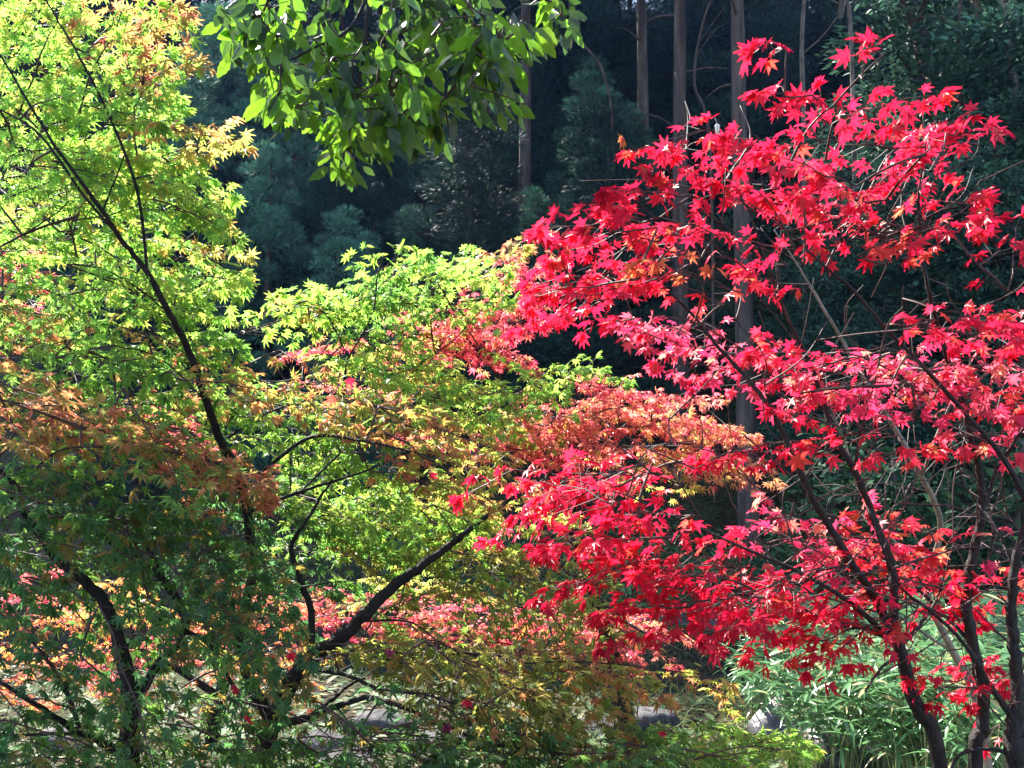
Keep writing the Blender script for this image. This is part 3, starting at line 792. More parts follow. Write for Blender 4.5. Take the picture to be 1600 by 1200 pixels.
r1.stem([(1300, 975, 2.1, 7), (1355, 982, 2.15, 8), (1402, 1000, 2.2, 9)][::-1] + [(1240, 945, 2.1, 4), (1110, 912, 2.05, 3)], 'branch', sides=6)
r1.stem([(1405, 1030, 2.2, 9), (1380, 1040, 2.15, 8), (1352, 1080, 2.1, 7)], 'branch', 'short bare stub', sides=6)
r1.stem([(1212, 660, 2.1, 6), (1195, 610, 2.05, 5), (1195, 560, 2.0, 4), (1150, 500, 2.0, 3)], 'branch', sides=5)

b = at(1545, 1330, 2.3)
r2 = Tree('maple_tree', 'scarlet maple with a wavy upright dark trunk, second from the border of the view', (b[0], b[1]), M_BARKR)
r2.ws = 0.54
r2.stem([(1525, 1215, 2.3, 42), (1536, 1140, 2.3, 36), (1534, 1075, 2.3, 34), (1520, 1005, 2.3, 33), (1510, 950, 2.3, 32), (1513, 905, 2.3, 30), (1525, 850, 2.3, 27), (1534, 800, 2.3, 25), (1533, 750, 2.3, 23), (1518, 690, 2.3, 21), (1503, 625, 2.3, 19), (1480, 560, 2.28, 16), (1463, 500, 2.25, 13), (1450, 450, 2.2, 11), (1440, 390, 2.2, 9), (1436, 300, 2.15, 7), (1447, 230, 2.1, 5), (1442, 180, 2.1, 3)], 'trunk', to_ground=True)
r2.stem([(1538, 790, 2.3, 12), (1558, 735, 2.3, 11), (1585, 690, 2.25, 9), (1620, 640, 2.2, 6)], 'branch', sides=6)
r2.stem([(1440, 390, 2.2, 6), (1380, 330, 2.15, 5), (1330, 300, 2.1, 4), (1290, 250, 2.1, 3)], 'branch', sides=5)
r2.stem([(1523, 1010, 2.3, 12), (1545, 1080, 2.35, 0)][:1] + [(1475, 960, 2.35, 10), (1400, 890, 2.4, 7), (1300, 810, 2.4, 5), (1180, 760, 2.4, 3)], 'branch', sides=6)

b = at(1640, 1330, 2.1)
r3 = Tree('maple_tree', 'scarlet maple with the thickest trunk, half out of view at the border', (b[0], b[1]), M_BARKR)
r3.ws = 0.56
r3.stem([(1590, 1215, 2.1, 62), (1588, 1150, 2.1, 52), (1590, 1080, 2.12, 36), (1583, 1000, 2.15, 32), (1580, 940, 2.15, 28), (1585, 890, 2.15, 25), (1600, 830, 2.15, 22), (1640, 740, 2.15, 18)], 'trunk', to_ground=True)
r3.stem([(1640, 860, 2.1, 22), (1600, 775, 2.1, 17), (1565, 712, 2.1, 15), (1512, 650, 2.1, 13), (1468, 600, 2.1, 12), (1430, 560, 2.1, 11), (1380, 508, 2.1, 10), (1330, 450, 2.1, 8), (1290, 418, 2.1, 7), (1250, 380, 2.1, 5), (1190, 320, 2.1, 3)], 'branch')
r3.stem([(1585, 890, 2.15, 12), (1560, 830, 2.2, 10), (1530, 790, 2.25, 6)], 'branch', sides=6)
r3.stem([(1588, 1130, 2.1, 24), (1550, 1075, 2.1, 14), (1510, 1010, 2.1, 12), (1460, 960, 2.1, 9), (1410, 920, 2.1, 7), (1385, 870, 2.1, 6), (1360, 800, 2.1, 4)], 'branch', sides=6)
r3.stem([(1588, 1180, 2.1, 14), (1545, 1170, 2.1, 12), (1500, 1180, 2.1, 10), (1450, 1100, 2.05, 0)][:3] + [(1480, 1215, 2.1, 5)], 'branch', sides=6)

r4 = Tree('maple_tree', 'pale-barked slender maple rising behind the dark scarlet trunks', tuple(at(1560, 1200, 3.6)[:2]), M_PALE)
r4.ws = 0.64
r4.stem([(1530, 1110, 3.5, 22), (1490, 1020, 3.4, 18), (1450, 930, 3.3, 15), (1470, 820, 3.2, 14), (1440, 745, 3.1, 13), (1400, 672, 3.1, 12), (1360, 610, 3.0, 10), (1318, 535, 3.0, 8), (1280, 470, 3.0, 7), (1250, 420, 3.0, 5), (1210, 360, 3.0, 3)], 'trunk', to_ground=True)
r4.stem([(1440, 745, 3.1, 9), (1395, 800, 3.1, 0)][:1] + [(1460, 690, 3.0, 7), (1490, 620, 3.0, 5), (1520, 560, 3.0, 3)], 'branch', sides=6)
r4.stem([(1450, 930, 3.3, 10), (1400, 850, 3.2, 8), (1345, 770, 3.2, 6), (1320, 690, 3.2, 4), (1290, 620, 3.1, 3)], 'branch', sides=6)
r4.stem([(1490, 1020, 3.4, 8), (1400, 960, 3.3, 6), (1300, 890, 3.2, 5), (1180, 760, 3.2, 3)], 'branch', sides=6)

scar = [
    (1215, 78, 22, 8, 1.65, 1.8, 1, 180, 'RD', {'L': .06, 'W': .05, 'dens': .6}), (1362, 60, 12, 12, 1.6, 1.75, 1, 90, 'R', {'L': .07, 'W': .04, 'dens': .5}), (1350, 100, 10, 10, 1.6, 1.75, 1, 90, 'RD', {'L': .06, 'W': .04, 'dens': .5}),
    (1222, 145, 22, 10, 1.7, 1.9, 1, 180, 'R', {'L': .1, 'W': .05}), (1300, 170, 22, 20, 1.7, 2.0, 2, 90, 'R', {'L': .12, 'W': .08}),
    (1400, 180, 70, 22, 1.8, 2.1, 4, 10, 'RD', {'L': .25, 'W': .13}), (1455, 225, 40, 35, 1.8, 2.1, 3, 40, 'R', {'L': .25, 'W': .12}), (1270, 235, 60, 28, 1.8, 2.2, 3, 160, 'R', {'L': .25}),
    (1090, 230, 55, 25, 1.8, 2.2, 4, 150, 'RD', {'L': .28}), (1150, 290, 70, 40, 1.9, 2.3, 5, 140, 'R'), (1050, 280, 40, 30, 1.9, 2.2, 3, 170, 'RD', {'L': .28}), (1310, 300, 80, 35, 1.9, 2.3, 5, 150, 'R', {'L': .3}), (1405, 290, 70, 40, 1.9, 2.3, 5, 60, 'R', {'L': .3}),
    (1330, 350, 80, 18, 2.0, 2.3, 3, 170, 'RO', {'L': .3}), (1455, 365, 50, 20, 1.9, 2.2, 3, 20, 'R', {'L': .28}), (1560, 365, 40, 25, 1.9, 2.2, 3, 20, 'RD', {'L': .25}),
    (935, 350, 35, 20, 1.9, 2.2, 4, 175, 'R', {'L': .3}), (1000, 350, 70, 40, 1.9, 2.3, 6, 165, 'R'), (900, 430, 35, 18, 2.0, 2.3, 3, 180, 'R', {'L': .3}), (960, 430, 80, 30, 1.9, 2.3, 6, 170, 'R'), (1070, 430, 50, 30, 1.9, 2.3, 4, 160, 'RO'), (895, 500, 35, 18, 2.0, 2.3, 2, 190, 'R', {'L': .25}),
    (1220, 440, 28, 16, 2.1, 2.4, 2, 150, 'R', {'L': .18}), (1080, 370, 60, 30, 2.0, 2.4, 3, 150, 'RO'), (1170, 380, 40, 30, 2.0, 2.3, 2, 150, 'R', {'L': .25}),
    (1030, 525, 60, 20, 2.2, 2.6, 4, 170, 'RP'), (1100, 520, 70, 30, 2.2, 2.7, 5, 165, 'RP'), (1170, 575, 70, 30, 2.2, 2.7, 6, 170, 'RP'), (1240, 570, 70, 40, 2.1, 2.6, 7, 165, 'R'), (1320, 580, 70, 35, 2.1, 2.6, 6, 170, 'RP'), (1420, 560, 70, 35, 2.1, 2.6, 6, 10, 'RP'), (1530, 500, 65, 30, 2.0, 2.5, 6, 10, 'R'), (1545, 580, 70, 40, 2.0, 2.5, 7, 5, 'RP'), (1400, 610, 70, 25, 2.1, 2.6, 4, 10, 'RP'), (1560, 455, 35, 15, 2.0, 2.3, 2, 10, 'R', {'L': .25}), (1500, 620, 70, 25, 2.1, 2.5, 3, 0, 'RO'),
    (1175, 690, 40, 35, 2.0, 2.4, 3, 190, 'R', {'L': .28}), (1320, 680, 30, 12, 2.1, 2.4, 1, 180, 'R', {'L': .2}), (1440, 690, 40, 12, 2.2, 2.5, 2, 0, 'RO', {'L': .25}), (1550, 660, 50, 20, 2.1, 2.5, 3, 0, 'RP', {'L': .3}), (1240, 640, 70, 20, 2.1, 2.5, 3, 180, 'R'),
    (800, 770, 28, 30, 1.9, 2.1, 3, 190, 'RD', {'L': .2}), (870, 750, 70, 35, 1.9, 2.3, 6, 185, 'R'), (960, 730, 40, 30, 1.9, 2.2, 4, 170, 'R', {'L': .3}), (900, 810, 80, 25, 1.9, 2.3, 4, 180, 'RD'), (1010, 820, 80, 35, 1.9, 2.3, 6, 175, 'R'), (1070, 860, 80, 35, 1.9, 2.3, 6, 175, 'RD'),
    (1020, 920, 60, 25, 1.9, 2.2, 5, 190, 'RD'), (1150, 890, 80, 40, 1.9, 2.3, 7, 175, 'R'), (1110, 935, 80, 20, 1.9, 2.3, 5, 190, 'RD'), (1250, 930, 80, 40, 1.9, 2.3, 7, 180, 'R'), (1340, 950, 70, 40, 2.0, 2.3, 6, 180, 'R'), (1330, 840, 60, 30, 2.3, 2.7, 6, 10, 'RP'), (1400, 850, 55, 40, 2.3, 2.7, 6, 10, 'RO'), (1230, 830, 50, 25, 2.2, 2.6, 4, 170, 'RP'), (1420, 920, 50, 35, 2.2, 2.6, 4, 0, 'R'), (1300, 985, 60, 16, 2.0, 2.3, 3, 190, 'R'), (960, 880, 50, 25, 2.0, 2.2, 3, 190, 'RD'),
    (1585, 860, 22, 22, 2.0, 2.3, 2, 20, 'RP', {'L': .2}), (1545, 910, 45, 16, 2.1, 2.5, 3, 0, 'RO', {'L': .25}), (1470, 1060, 40, 12, 2.1, 2.4, 2, 180, 'RD', {'L': .22}), (1555, 1045, 45, 25, 2.1, 2.4, 3, 170, 'R', {'L': .25}), (1560, 1105, 40, 20, 2.1, 2.4, 2, 170, 'RD', {'L': .22}),
]
nl += grow([r1, r2, r3, r4], scar, M_RED, MAPLE_R, 0.0295, thin=.6, droop=0.12, hang=0.5, face=0.65, L=0.30, W=0.14, sp=0.05, roll=0.4, dens=0.85)


def one_leaf(tree, key, mat, p, dirv, nor, size, pal, tpl):
    cA, cB = colours(pal, 1)
    scatter(tree.crown(key, mat), tpl, np.array([p]), np.array([dirv]), np.array([nor]), np.array([size]), cA, cB)


PAL['big'] = [(1, (.74, .09, .06), (.80, .05, .06))]
one_leaf(r1, 'r', M_RED, at(1236, 700, 1.5), np.array([.5, .2, -.8]), np.array([-.6, -1, .5]), 0.036, 'big', MAPLE_R[3])
for tr, n_ in ((r1, 26), (r2, 14), (r3, 14), (r4, 34)):
    S_ = np.concatenate([q for q in tr.skel if len(q) > 12])
    S_ = S_[S_[:, 2] > 1.0]
    for _ in range(n_):
        p0 = S_[rng.integers(0, len(S_))]
        dv = unit(np.array([rng.normal(0, .8), rng.normal(0, .35), rng.uniform(.1, 1)]))
        for fork in range(3):
            L_ = rng.uniform(.08, .34)
            p1_ = p0 + dv * L_ * .5 + rng.normal(0, .02, 3); p2_ = p1_ + unit(dv + rng.normal(0, .35, 3)) * L_ * .5
            C_ = catmull([p0, p1_, p2_], 4)
            tube(tr.tw, C_, np.linspace(.0022, .0009, len(C_)), 4)
            p0 = C_[rng.integers(2, len(C_))]; dv = unit(dv + rng.normal(0, .7, 3))
for tr in (r1, r2, r3, r4):
    tr.finish()

# ---- bare thin twigs among the scarlet trunks: they belong to the pale maple's own crown (already finished)

# ------------------------------------------------------------------ the oak whose boughs hang in from above
ok = Tree('oak_tree', 'evergreen oak overhead whose leafy boughs hang down into the top of the view', (1.9, -0.8), M_BARK)
ta = Acc(); ok.parts.append(('trunk', ta, None))
P = catmull([ok.base, ok.base + [0, 0, 1.6], ok.base + [-.2, .3, 3.2], ok.base + [-.6, 1.0, 4.4], ok.base + [-1.2, 2.2, 4.9], ok.base + [-2.0, 3.4, 4.7], ok.base + [-3.4, 4.6, 4.4]], 6)
tube(ta, P, np.linspace(.19, .02, len(P)), 10, rough=0.04); ok.skel.append(P)
for pts in (
    [(590, -150, 2.15, 10), (585, -40, 2.15, 8), (575, 20, 2.10, 7), (565, 110, 2.05, 5), (545, 180, 2.05, 3), (535, 230, 2.05, 2)],
    [(585, -40, 2.15, 7), (550, 40, 2.05, 5), (480, 80, 1.95, 4), (420, 110, 1.95, 2)],
    [(590, -60, 2.15, 6), (600, 60, 2.20, 5), (630, 130, 2.25, 4), (690, 200, 2.25, 2)],
    [(640, -150, 2.25, 9), (710, -20, 2.25, 7), (740, 60, 2.25, 6), (770, 110, 2.25, 4), (785, 150, 2.25, 2)],
    [(500, -150, 2.05, 8), (470, -30, 1.95, 6), (420, 20, 1.90, 4), (375, 40, 1.90, 2)],
    [(740, -150, 2.35, 8), (820, -30, 2.35, 5), (870, 10, 2.35, 3)],
):
    ok.stem(pts, 'branch', sides=6)


def oak_cluster(u, v, dd, n, spread, size, pal_):
    """a bare twig from the nearest bough ending in a tuft of hanging leaves"""
    c = at(u, v, dd)
    D, S = ok.nearest(c)
    k = max(3, int(D / .06))
    t = np.linspace(0, 1, k)[:, None]
    ctrl = S * .5 + c * .5 + np.array([0, 0, .1 * D]) + rng.normal(0, .03, 3)
    P = S * (1 - t) ** 2 + 2 * ctrl * t * (1 - t) + c * t ** 2
    if D > 0.02:
        tube(ok.tw, P, np.linspace(.003, .0012, k), 4, cap=False)
        ok.skel.append(P)
    acc = ok.crown('oak', M_OAK)
    q = rng.random(n)
    pos = P[np.clip((k - 1 - q * q * min(k, 5)).astype(int), 0, k - 1)] + rng.normal(0, spread, (n, 3))
    a = rng.uniform(0, 2 * math.pi, n)
    dirs = np.stack([np.cos(a), np.sin(a) * .8, -rng.uniform(.3, 2.2, n)], 1)
    nor = unit(SUNV * .8 + rng.normal(0, .75, (n, 3)))
    s = size * rng.uniform(.7, 1.15, n)
    base = np.array(pal_)
    cA = base * rng.uniform(.75, 1.2, (n, 1)) * (1 + rng.normal(0, .05, (n, 3)))
    for kk in range(3):
        i = np.arange(n) % 3 == kk
        scatter(acc, OAK[kk], pos[i], dirs[i], nor[i], s[i], np.clip(cA[i] * .85, 0, .9), np.clip(cA[i], 0, .9))


OG = (.22, .46, .03)
for (u, v, ru, rv, n, *zz) in [
    (380, 40, 30, 40, 7), (430, 60, 45, 55, 12), (420, 150, 22, 35, 6), (500, 60, 55, 55, 12), (490, 140, 45, 40, 9), (540, 200, 28, 35, 8), (545, 240, 14, 20, 4), (580, 120, 55, 55, 12),
    (600, 190, 45, 30, 9), (640, 60, 55, 60, 12), (660, 150, 45, 45, 9), (690, 210, 18, 12, 2), (720, 40, 50, 40, 10), (760, 130, 25, 30, 8), (790, 60, 40, 45, 9), (780, 160, 20, 14, 4), (870, 15, 22, 16, 5), (820, 20, 30, 20, 3),
    (500, -60, 130, 30, 16), (480, -130, 130, 30, 30), (590, -45, 110, 35, 34, 2.45, 2.95), (700, 40, 90, 60, 16, 2.3, 2.6), (600, 110, 60, 60, 10, 2.3, 2.6), (380, -140, 60, 20, 6), (700, -70, 120, 50, 18),  # extra clusters, mostly above the view, added to shade the leaves below
]:
    for _ in range(int(n * 1.35)):
        a = rng.uniform(0, 6.28); q = math.sqrt(rng.random())
        oak_cluster(u + ru * q * math.cos(a), v + rv * q * math.sin(a), (rng.uniform(*zz) if zz else rng.uniform(1.75, 2.45) if v > -90 else rng.uniform(2.5, 3.0)), int(rng.integers(4, 8)),   .016, .058, OG if rng.random() < .68 else (.07, .15, .03))  # remaining clusters painted darker, for leaves in others' shadow
ok.finish()

# ------------------------------------------------------------------ the shaded forest on the far slope


def needle_crown(h, base, R, nb, nf, seed, fs=0.2, col=(.045, .10, .05), flat=.7, tpl=None, rc0=.42, lean=.35):
    r = np.random.default_rng(seed)
    acc = Acc()
    pos, dirs, nor, cols, sz = [], [], [], [], []
    for i in range(nb):
        t = (i + r.random()) / nb
        z = base + (h - base) * t
        rad = R * (1 - t) ** .75 * r.uniform(.35, 1.15) + .08
        az = i * 2.4 + r.uniform(-.5, .5)
        c = np.array([rad * math.cos(az), rad * math.sin(az), z - .12 * rad])
        rc = (rc0 + .22 * R * (1 - t)) * r.uniform(.75, 1.2)
        n = int(nf * (rc / .6) ** 2 * r.uniform(.7, 1.2))
        v = unit(r.normal(0, 1, (n, 3)))
        v[:, 2] = np.abs(v[:, 2]) * r.choice([1, 1, 1, -.6], n)
        q = r.random((n, 1)) ** .4
        p = c + v * q * rc * np.array([1, 1, flat])
        dd = unit(v + np.array([math.cos(az) * .4, math.sin(az) * .4, lean]) + r.normal(0, .35, (n, 3)))
        pos.append(p); dirs.append(dd)
        nor.append(unit(np.array([0, 0, 1.0]) + r.normal(0, .6, (n, 3))))
        k = r.uniform(.5, 1.3) * r.uniform(.45, 1.6, (n, 1))
        cols.append(np.array(col) * k * (1 + r.normal(0, .06, (n, 3))))
        sz.append(fs * r.uniform(.6, 1.2, n))
    pos, dirs, nor, cols, sz = map(np.concatenate, (pos, dirs, nor, cols, sz))
    tps = tpl if tpl is not None else [FROND]
    for k in range(len(tps)):
        i = np.arange(len(pos)) % len(tps) == k
        scatter(acc, tps[k], pos[i], dirs[i], nor[i], sz[i], cols[i] * .8, np.clip(cols[i] * 1.1, 0, .5))
    return acc


def trunk_acc(h, r0, seed, bend=.1, limbs=0, base=1.0, R=1.5):
    r = np.random.default_rng(seed)
    acc = Acc()
    n = 14
    t = np.linspace(0, 1, n)
    P = np.stack([bend * np.sin(t * 3 + seed) * t, bend * np.cos(t * 2.3 + seed) * t, -0.4 + t * (h + .4)], 1)
    tube(acc, P, r0 * (1 - t) ** .8 + .012, 9, rough=.05)
    for i in range(limbs):
        tt = (i + .5) / limbs
        z = base + (h - base) * tt
        az = i * 2.4
        L = R * (1 - tt) ** .75
        s = np.array([np.interp(z, P[:, 2], P[:, 0]), np.interp(z, P[:, 2], P[:, 1]), z])
        e = s + np.array([math.cos(az) * L, math.sin(az) * L, .1 * L])
        m = (s + e) / 2 + np.array([0, 0, .08 * L])
        tube(acc, catmull([s, m, e], 3), np.linspace(.035, .008, 7), 4, cap=False)
    return acc


def proto(name, label, cat, h, r0, seed, crown, bark, mat, limbs, base, R, group=None):
    o = thing(name, label, cat, (0, 0, 0), group)
    trunk_acc(h, r0, seed, .12, limbs, base, R).obj('trunk', bark, o)
    if crown is not None:
        crown.obj('crown', mat, o, smooth=False)
    return o


CG = (.092, .235, .158)  # needle green lightened so the named cedars look lit
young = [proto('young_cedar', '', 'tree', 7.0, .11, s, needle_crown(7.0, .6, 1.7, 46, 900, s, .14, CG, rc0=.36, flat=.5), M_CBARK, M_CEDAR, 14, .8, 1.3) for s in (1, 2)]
CG_SHADED = (.030, .070, .055)  # same needles with the forest shade darkened into their colour
dim = [proto('young_cedar', '', 'tree', 7.0, .09, s, needle_crown(7.0, .6, 1.5, 34, 800, s, .14, CG_SHADED, rc0=.5), M_CBARK, M_CEDAR, 14, .8, 1.3) for s in (11, 12)]
tall = [proto('cedar_tree', '', 'tree', 15.0, .165, s, needle_crown(15.0, 9.3, 1.8, 40, 420, s, .18, CG_SHADED), M_CBARK, M_CEDAR, 9, 5.5, 1.1) for s in (3, 4)]
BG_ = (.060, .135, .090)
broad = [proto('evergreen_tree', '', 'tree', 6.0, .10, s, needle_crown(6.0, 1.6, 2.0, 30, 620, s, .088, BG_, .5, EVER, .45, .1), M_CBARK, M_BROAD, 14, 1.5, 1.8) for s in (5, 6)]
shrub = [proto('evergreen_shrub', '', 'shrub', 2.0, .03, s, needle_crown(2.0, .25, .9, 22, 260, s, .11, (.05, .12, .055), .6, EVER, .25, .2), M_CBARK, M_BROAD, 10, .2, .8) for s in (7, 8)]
broad_shaded = [proto('evergreen_tree', '', 'tree', 6.0, .10, s, needle_crown(6.0, 1.6, 2.0, 30, 560, s, .09, (.028, .062, .042), .5, EVER, .45, .1), M_CBARK, M_BROAD, 14, 1.5, 1.8) for s in (15, 16)]  # darker copy of the broadleaf tree, forest shade put into its leaf colour
protos_used = set()


def plant(kind, x, y, h0, height, label, group=None, rot=None, wide=1.0):
    k = kind[int(rng.integers(0, len(kind)))]
    s = height / h0
    z = float(ground(x, y))
    rz = rng.uniform(0, 6.28) if rot is None else rot
    if k.name not in protos_used:
        protos_used.add(k.name)
        k.location = (x, y, z); k.rotation_euler = (0, 0, rz); k.scale = (s * wide, s * wide, s)
        k['label'] = label
        if group: k['group'] = group
        return k
    o = copy_tree(k, (x, y, z), rz, (s * wide, s * wide, s), label, group)
    if not group and 'group' in o: del o['group']
    return o


def plant_px(kind, u, vtop, dd, h0, label, group=None, wide=1.0):
    p = at(u, vtop, dd)
    return plant(kind, p[0], p[1], h0, p[2] - float(ground(p[0], p[1])), label, group, None, wide)


for (u, v, dd, w, lab) in [
    (290, 95, 19, 1.0, 'feathery young cedar rising behind the tall green maple, just past its yellow tips'),
    (345, 15, 22, 1.1, 'young cedar with pale blue-green top at the upper border, left of the oak leaves'),
    (395, 130, 21, 1.0, 'rounded young cedar half hidden under the left end of the oak leaves'),
    (415, 235, 17, .9, 'low dim young cedar under the oak leaves, left of the dark gap'),
    (535, 330, 16, .9, 'bright-topped young cedar standing just above the green maple shoulder'),
    (925, 105, 19, .95, 'bright blue-green young cedar below the oak leaves and left of the cedar trunks'),
    (985, 170, 18.5, .8, 'smaller young cedar crowded against the bright one by the cedar trunks'),
    (835, 300, 17, .8, 'young cedar peeping over the orange maple tips in the centre'),
    (700, 230, 22, 1.0, 'dim young cedar in the dark centre under the oak leaves'),
    (300, 190, 18, .85, 'bright young cedar tucked low against the tall green maple, under its yellow tips'),
    (460, 60, 20, 1.0, 'lighter-painted young cedar showing through gaps in the oak leaves'),
    (570, 370, 15.6, .7, 'small bright young cedar right behind the tips of the green maple shoulder'),
    (640, 330, 17, .7, 'small young cedar in the dark centre, above the yellow tips'),
    (230, 40, 24, 1.2, 'pale hazy young cedar behind the orange tip of the tall green maple'),
]:
    plant_px(young, u, v, dd, 7.0, lab, None, w)

for (u, dd, lab) in [(1062, 16, 'tall cedar with sunlit trunk edge rising above the scarlet leaves'), (1165, 14.2, 'tall cedar with long straight grey trunk seen through the scarlet leaves'),
                     (1008, 18.5, 'dim cedar trunk just left of the sunlit one'), (818, 18.5, 'dim cedar trunk above the meeting of coral and scarlet leaves'),
                     (655, 24, 'thin far cedar trunk in the dark centre'), (676, 23, 'slightly paler far cedar trunk in the dark centre'), (450, 20, 'cedar trunk in the dark gap above the green maple shoulder')]:
    p = at(u, 500, dd)
    plant(tall, p[0], p[1], 15.0, 15 if dd < 17 else 14, lab, None)

for (u, v, dd, w, lab) in [
    (1450, -60, 16.5, 1.3, 'spreading broadleaf tree with a bent trunk at the top border'), (1590, -40, 15.5, 1.2, 'broadleaf tree with pale stems in the upper corner'),
    (1550, 180, 13.5, 1.25, 'glossy evergreen mass right of the scarlet top leaves'), (1460, 230, 14.5, 1.0, 'evergreen tucked behind the upright scarlet branch'), (1600, 260, 12.5, 1.0, 'evergreen in layered tiers at the border, below the glossy mass'),
    (1290, 330, 14.5, .9, 'dark evergreen between the grey cedar trunk and the scarlet branches'), (1380, 420, 13.5, .9, 'dark evergreen in the gap under the scarlet crown'),
]:
    plant_px(broad, u, v, dd, 6.0, lab, None, w)
for (u, v, dd, w, lab) in [
    (1320, 690, 10.5, 1.0, 'small-leaved green shrub between the forking scarlet trunks'), (1390, 720, 10.0, 1.0, 'pale green shrub right of the forking scarlet trunks'), (1570, 690, 9.5, 1.1, 'leafy shrub at the border above the bamboo'),
    (1480, 760, 10.5, 1.0, 'shrub behind the wavy upright trunk'), (1250, 790, 11.5, 1.0, 'dark shrub at the foot of the grey cedar'), (1080, 870, 11.5, .8, 'low shrub under the hanging scarlet leaves'),
]:
    plant_px(shrub, u, v, dd, 2.0, lab, None, w)

M_GREYBARK = solid_mat('grey_bark', (0.05, 0.04, 0.035), (0.17, 0.14, 0.12), scale=14, rough=0.8, bump=0.5, stretch=(1, 1, 0.4))


def sapling(pts, label, mat=M_PALE, forks=0):
    P = np.array([at(p[0], p[1], p[2]) for p in pts])
    R = np.array([p[3] * .5 * p[2] / F for p in pts])
    b0 = P[0].copy(); b0[2] = float(ground(b0[0], b0[1])) - .05
    P = np.vstack([b0, P]); R = np.concatenate([[R[0]], R])
    C = catmull(P, 5)
    rr = np.interp(np.linspace(0, 1, len(C)), np.linspace(0, 1, len(R)), R)
    o = thing('bare_tree', label, 'tree', b0)
    a_ = Acc(); tube(a_, C - b0, rr, 7, rough=.04); a_.obj('trunk', mat, o)
    for _ in range(forks):
        q = C[rng.integers(len(C) // 2, len(C) - 1)] - b0
        dv = unit(np.array([rng.normal(0, 1), rng.normal(0, .4), rng.uniform(.2, 1.2)]))
        e = q + dv * rng.uniform(.5, 1.4)
        a_ = Acc(); tube(a_, catmull([q, (q + e) / 2 + rng.normal(0, .06, 3), e], 4), np.linspace(R.mean() * .5, .006, 9), 5); a_.obj('branch', mat, o)


sapling([(1257, 400, 15, 9), (1256, 200, 15, 8), (1253, 60, 15, 7), (1262, -60, 15, 6)], 'thin bare pale sapling between the grey cedar and the scarlet top leaves', M_GREYBARK, 3)
sapling([(1460, 180, 16, 26), (1452, 110, 16, 26), (1432, 40, 16, 24), (1410, -30, 16, 22)], 'leaning grey trunk above the scarlet top leaves', M_CBARK, 2)
sapling([(1550, 140, 15.5, 16), (1538, 80, 15.5, 15), (1528, 30, 15.5, 14), (1520, -40, 15.5, 13)], 'pale leaning trunk in the upper corner', M_GREYBARK, 2)
sapling([(1588, 175, 14.5, 10), (1580, 120, 14.5, 10), (1575, 60, 14.5, 9), (1560, -20, 14.5, 8)], 'thin pale trunk at the border of the upper corner', M_GREYBARK, 2)
sapling([(1500, 130, 15, 6), (1498, 60, 15, 5), (1502, -30, 15, 4)], 'thread-thin brown sapling left of the pale leaning trunk', M_CBARK, 1)
sapling([(960, 260, 17, 5), (945, 120, 17, 4), (905, 60, 17, 4), (890, 10, 17, 3), (900, -30, 17, 3)], 'thin curling vine stem right of the oak leaves', M_CBARK, 1)
sapling([(1110, 240, 15.5, 5), (1085, 130, 15.5, 4), (1100, 30, 15.5, 4), (1130, -40, 15.5, 3)], 'thin bare sapling between the two straight cedar trunks', M_CBARK, 3)
sapling([(1330, 60, 15, 7), (1312, 30, 15, 6), (1318, -30, 15, 5)], 'thin grey sapling above the topmost scarlet leaves', M_GREYBARK, 1)

# rows of forest filling the slope
G1 = 'dark cedars filling the far slope'
G2 = 'evergreens filling the far slope'
count = 0
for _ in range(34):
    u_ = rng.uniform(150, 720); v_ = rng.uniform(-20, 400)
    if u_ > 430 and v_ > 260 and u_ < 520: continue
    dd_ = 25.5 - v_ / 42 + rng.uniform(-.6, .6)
    plant_px(dim, u_, v_, dd_, 7.0, 'young cedar on the far slope, shade painted into its dark needles', 'young cedars filling the far slope', rng.uniform(.9, 1.25))
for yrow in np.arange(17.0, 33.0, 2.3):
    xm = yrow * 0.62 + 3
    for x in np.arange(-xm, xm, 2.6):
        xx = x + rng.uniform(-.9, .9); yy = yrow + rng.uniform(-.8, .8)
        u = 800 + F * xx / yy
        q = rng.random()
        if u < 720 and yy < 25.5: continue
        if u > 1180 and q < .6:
            plant(broad_shaded, xx, yy, 6.0, rng.uniform(4, 7.5), 'evergreen tree on the far slope, shade painted into its dark leaves', G2)
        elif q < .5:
            plant(dim, xx, yy, 7.0, rng.uniform(4.5, 8.5), 'young cedar on the far slope, shade painted into its dark needles', 'young cedars filling the far slope', rng.uniform(0, 6), 1.2)
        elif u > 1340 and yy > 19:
            plant(tall, xx, yy, 15.0, rng.uniform(14, 17), 'tall cedar on the far slope, shade painted into its dark needles', G1)
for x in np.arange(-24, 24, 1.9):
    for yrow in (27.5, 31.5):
        plant(dim, x + rng.uniform(-.8, .8), yrow + rng.uniform(-1, 1), 7.0, rng.uniform(7, 10), 'young cedar on the far slope, shade painted into its dark needles', 'young cedars filling the far slope', None, 1.25)
for x in np.arange(-44, 30, 3.0):  # ridge rows, added to keep the slope shaded and close sky gaps
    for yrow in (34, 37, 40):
        plant(tall, x + rng.uniform(-1, 1), yrow + rng.uniform(-1, 1), 15.0, rng.uniform(9, 11.5), 'tall cedar on the far slope, shade painted into its dark needles', G1)

# ------------------------------------------------------------------ bamboo on the bank


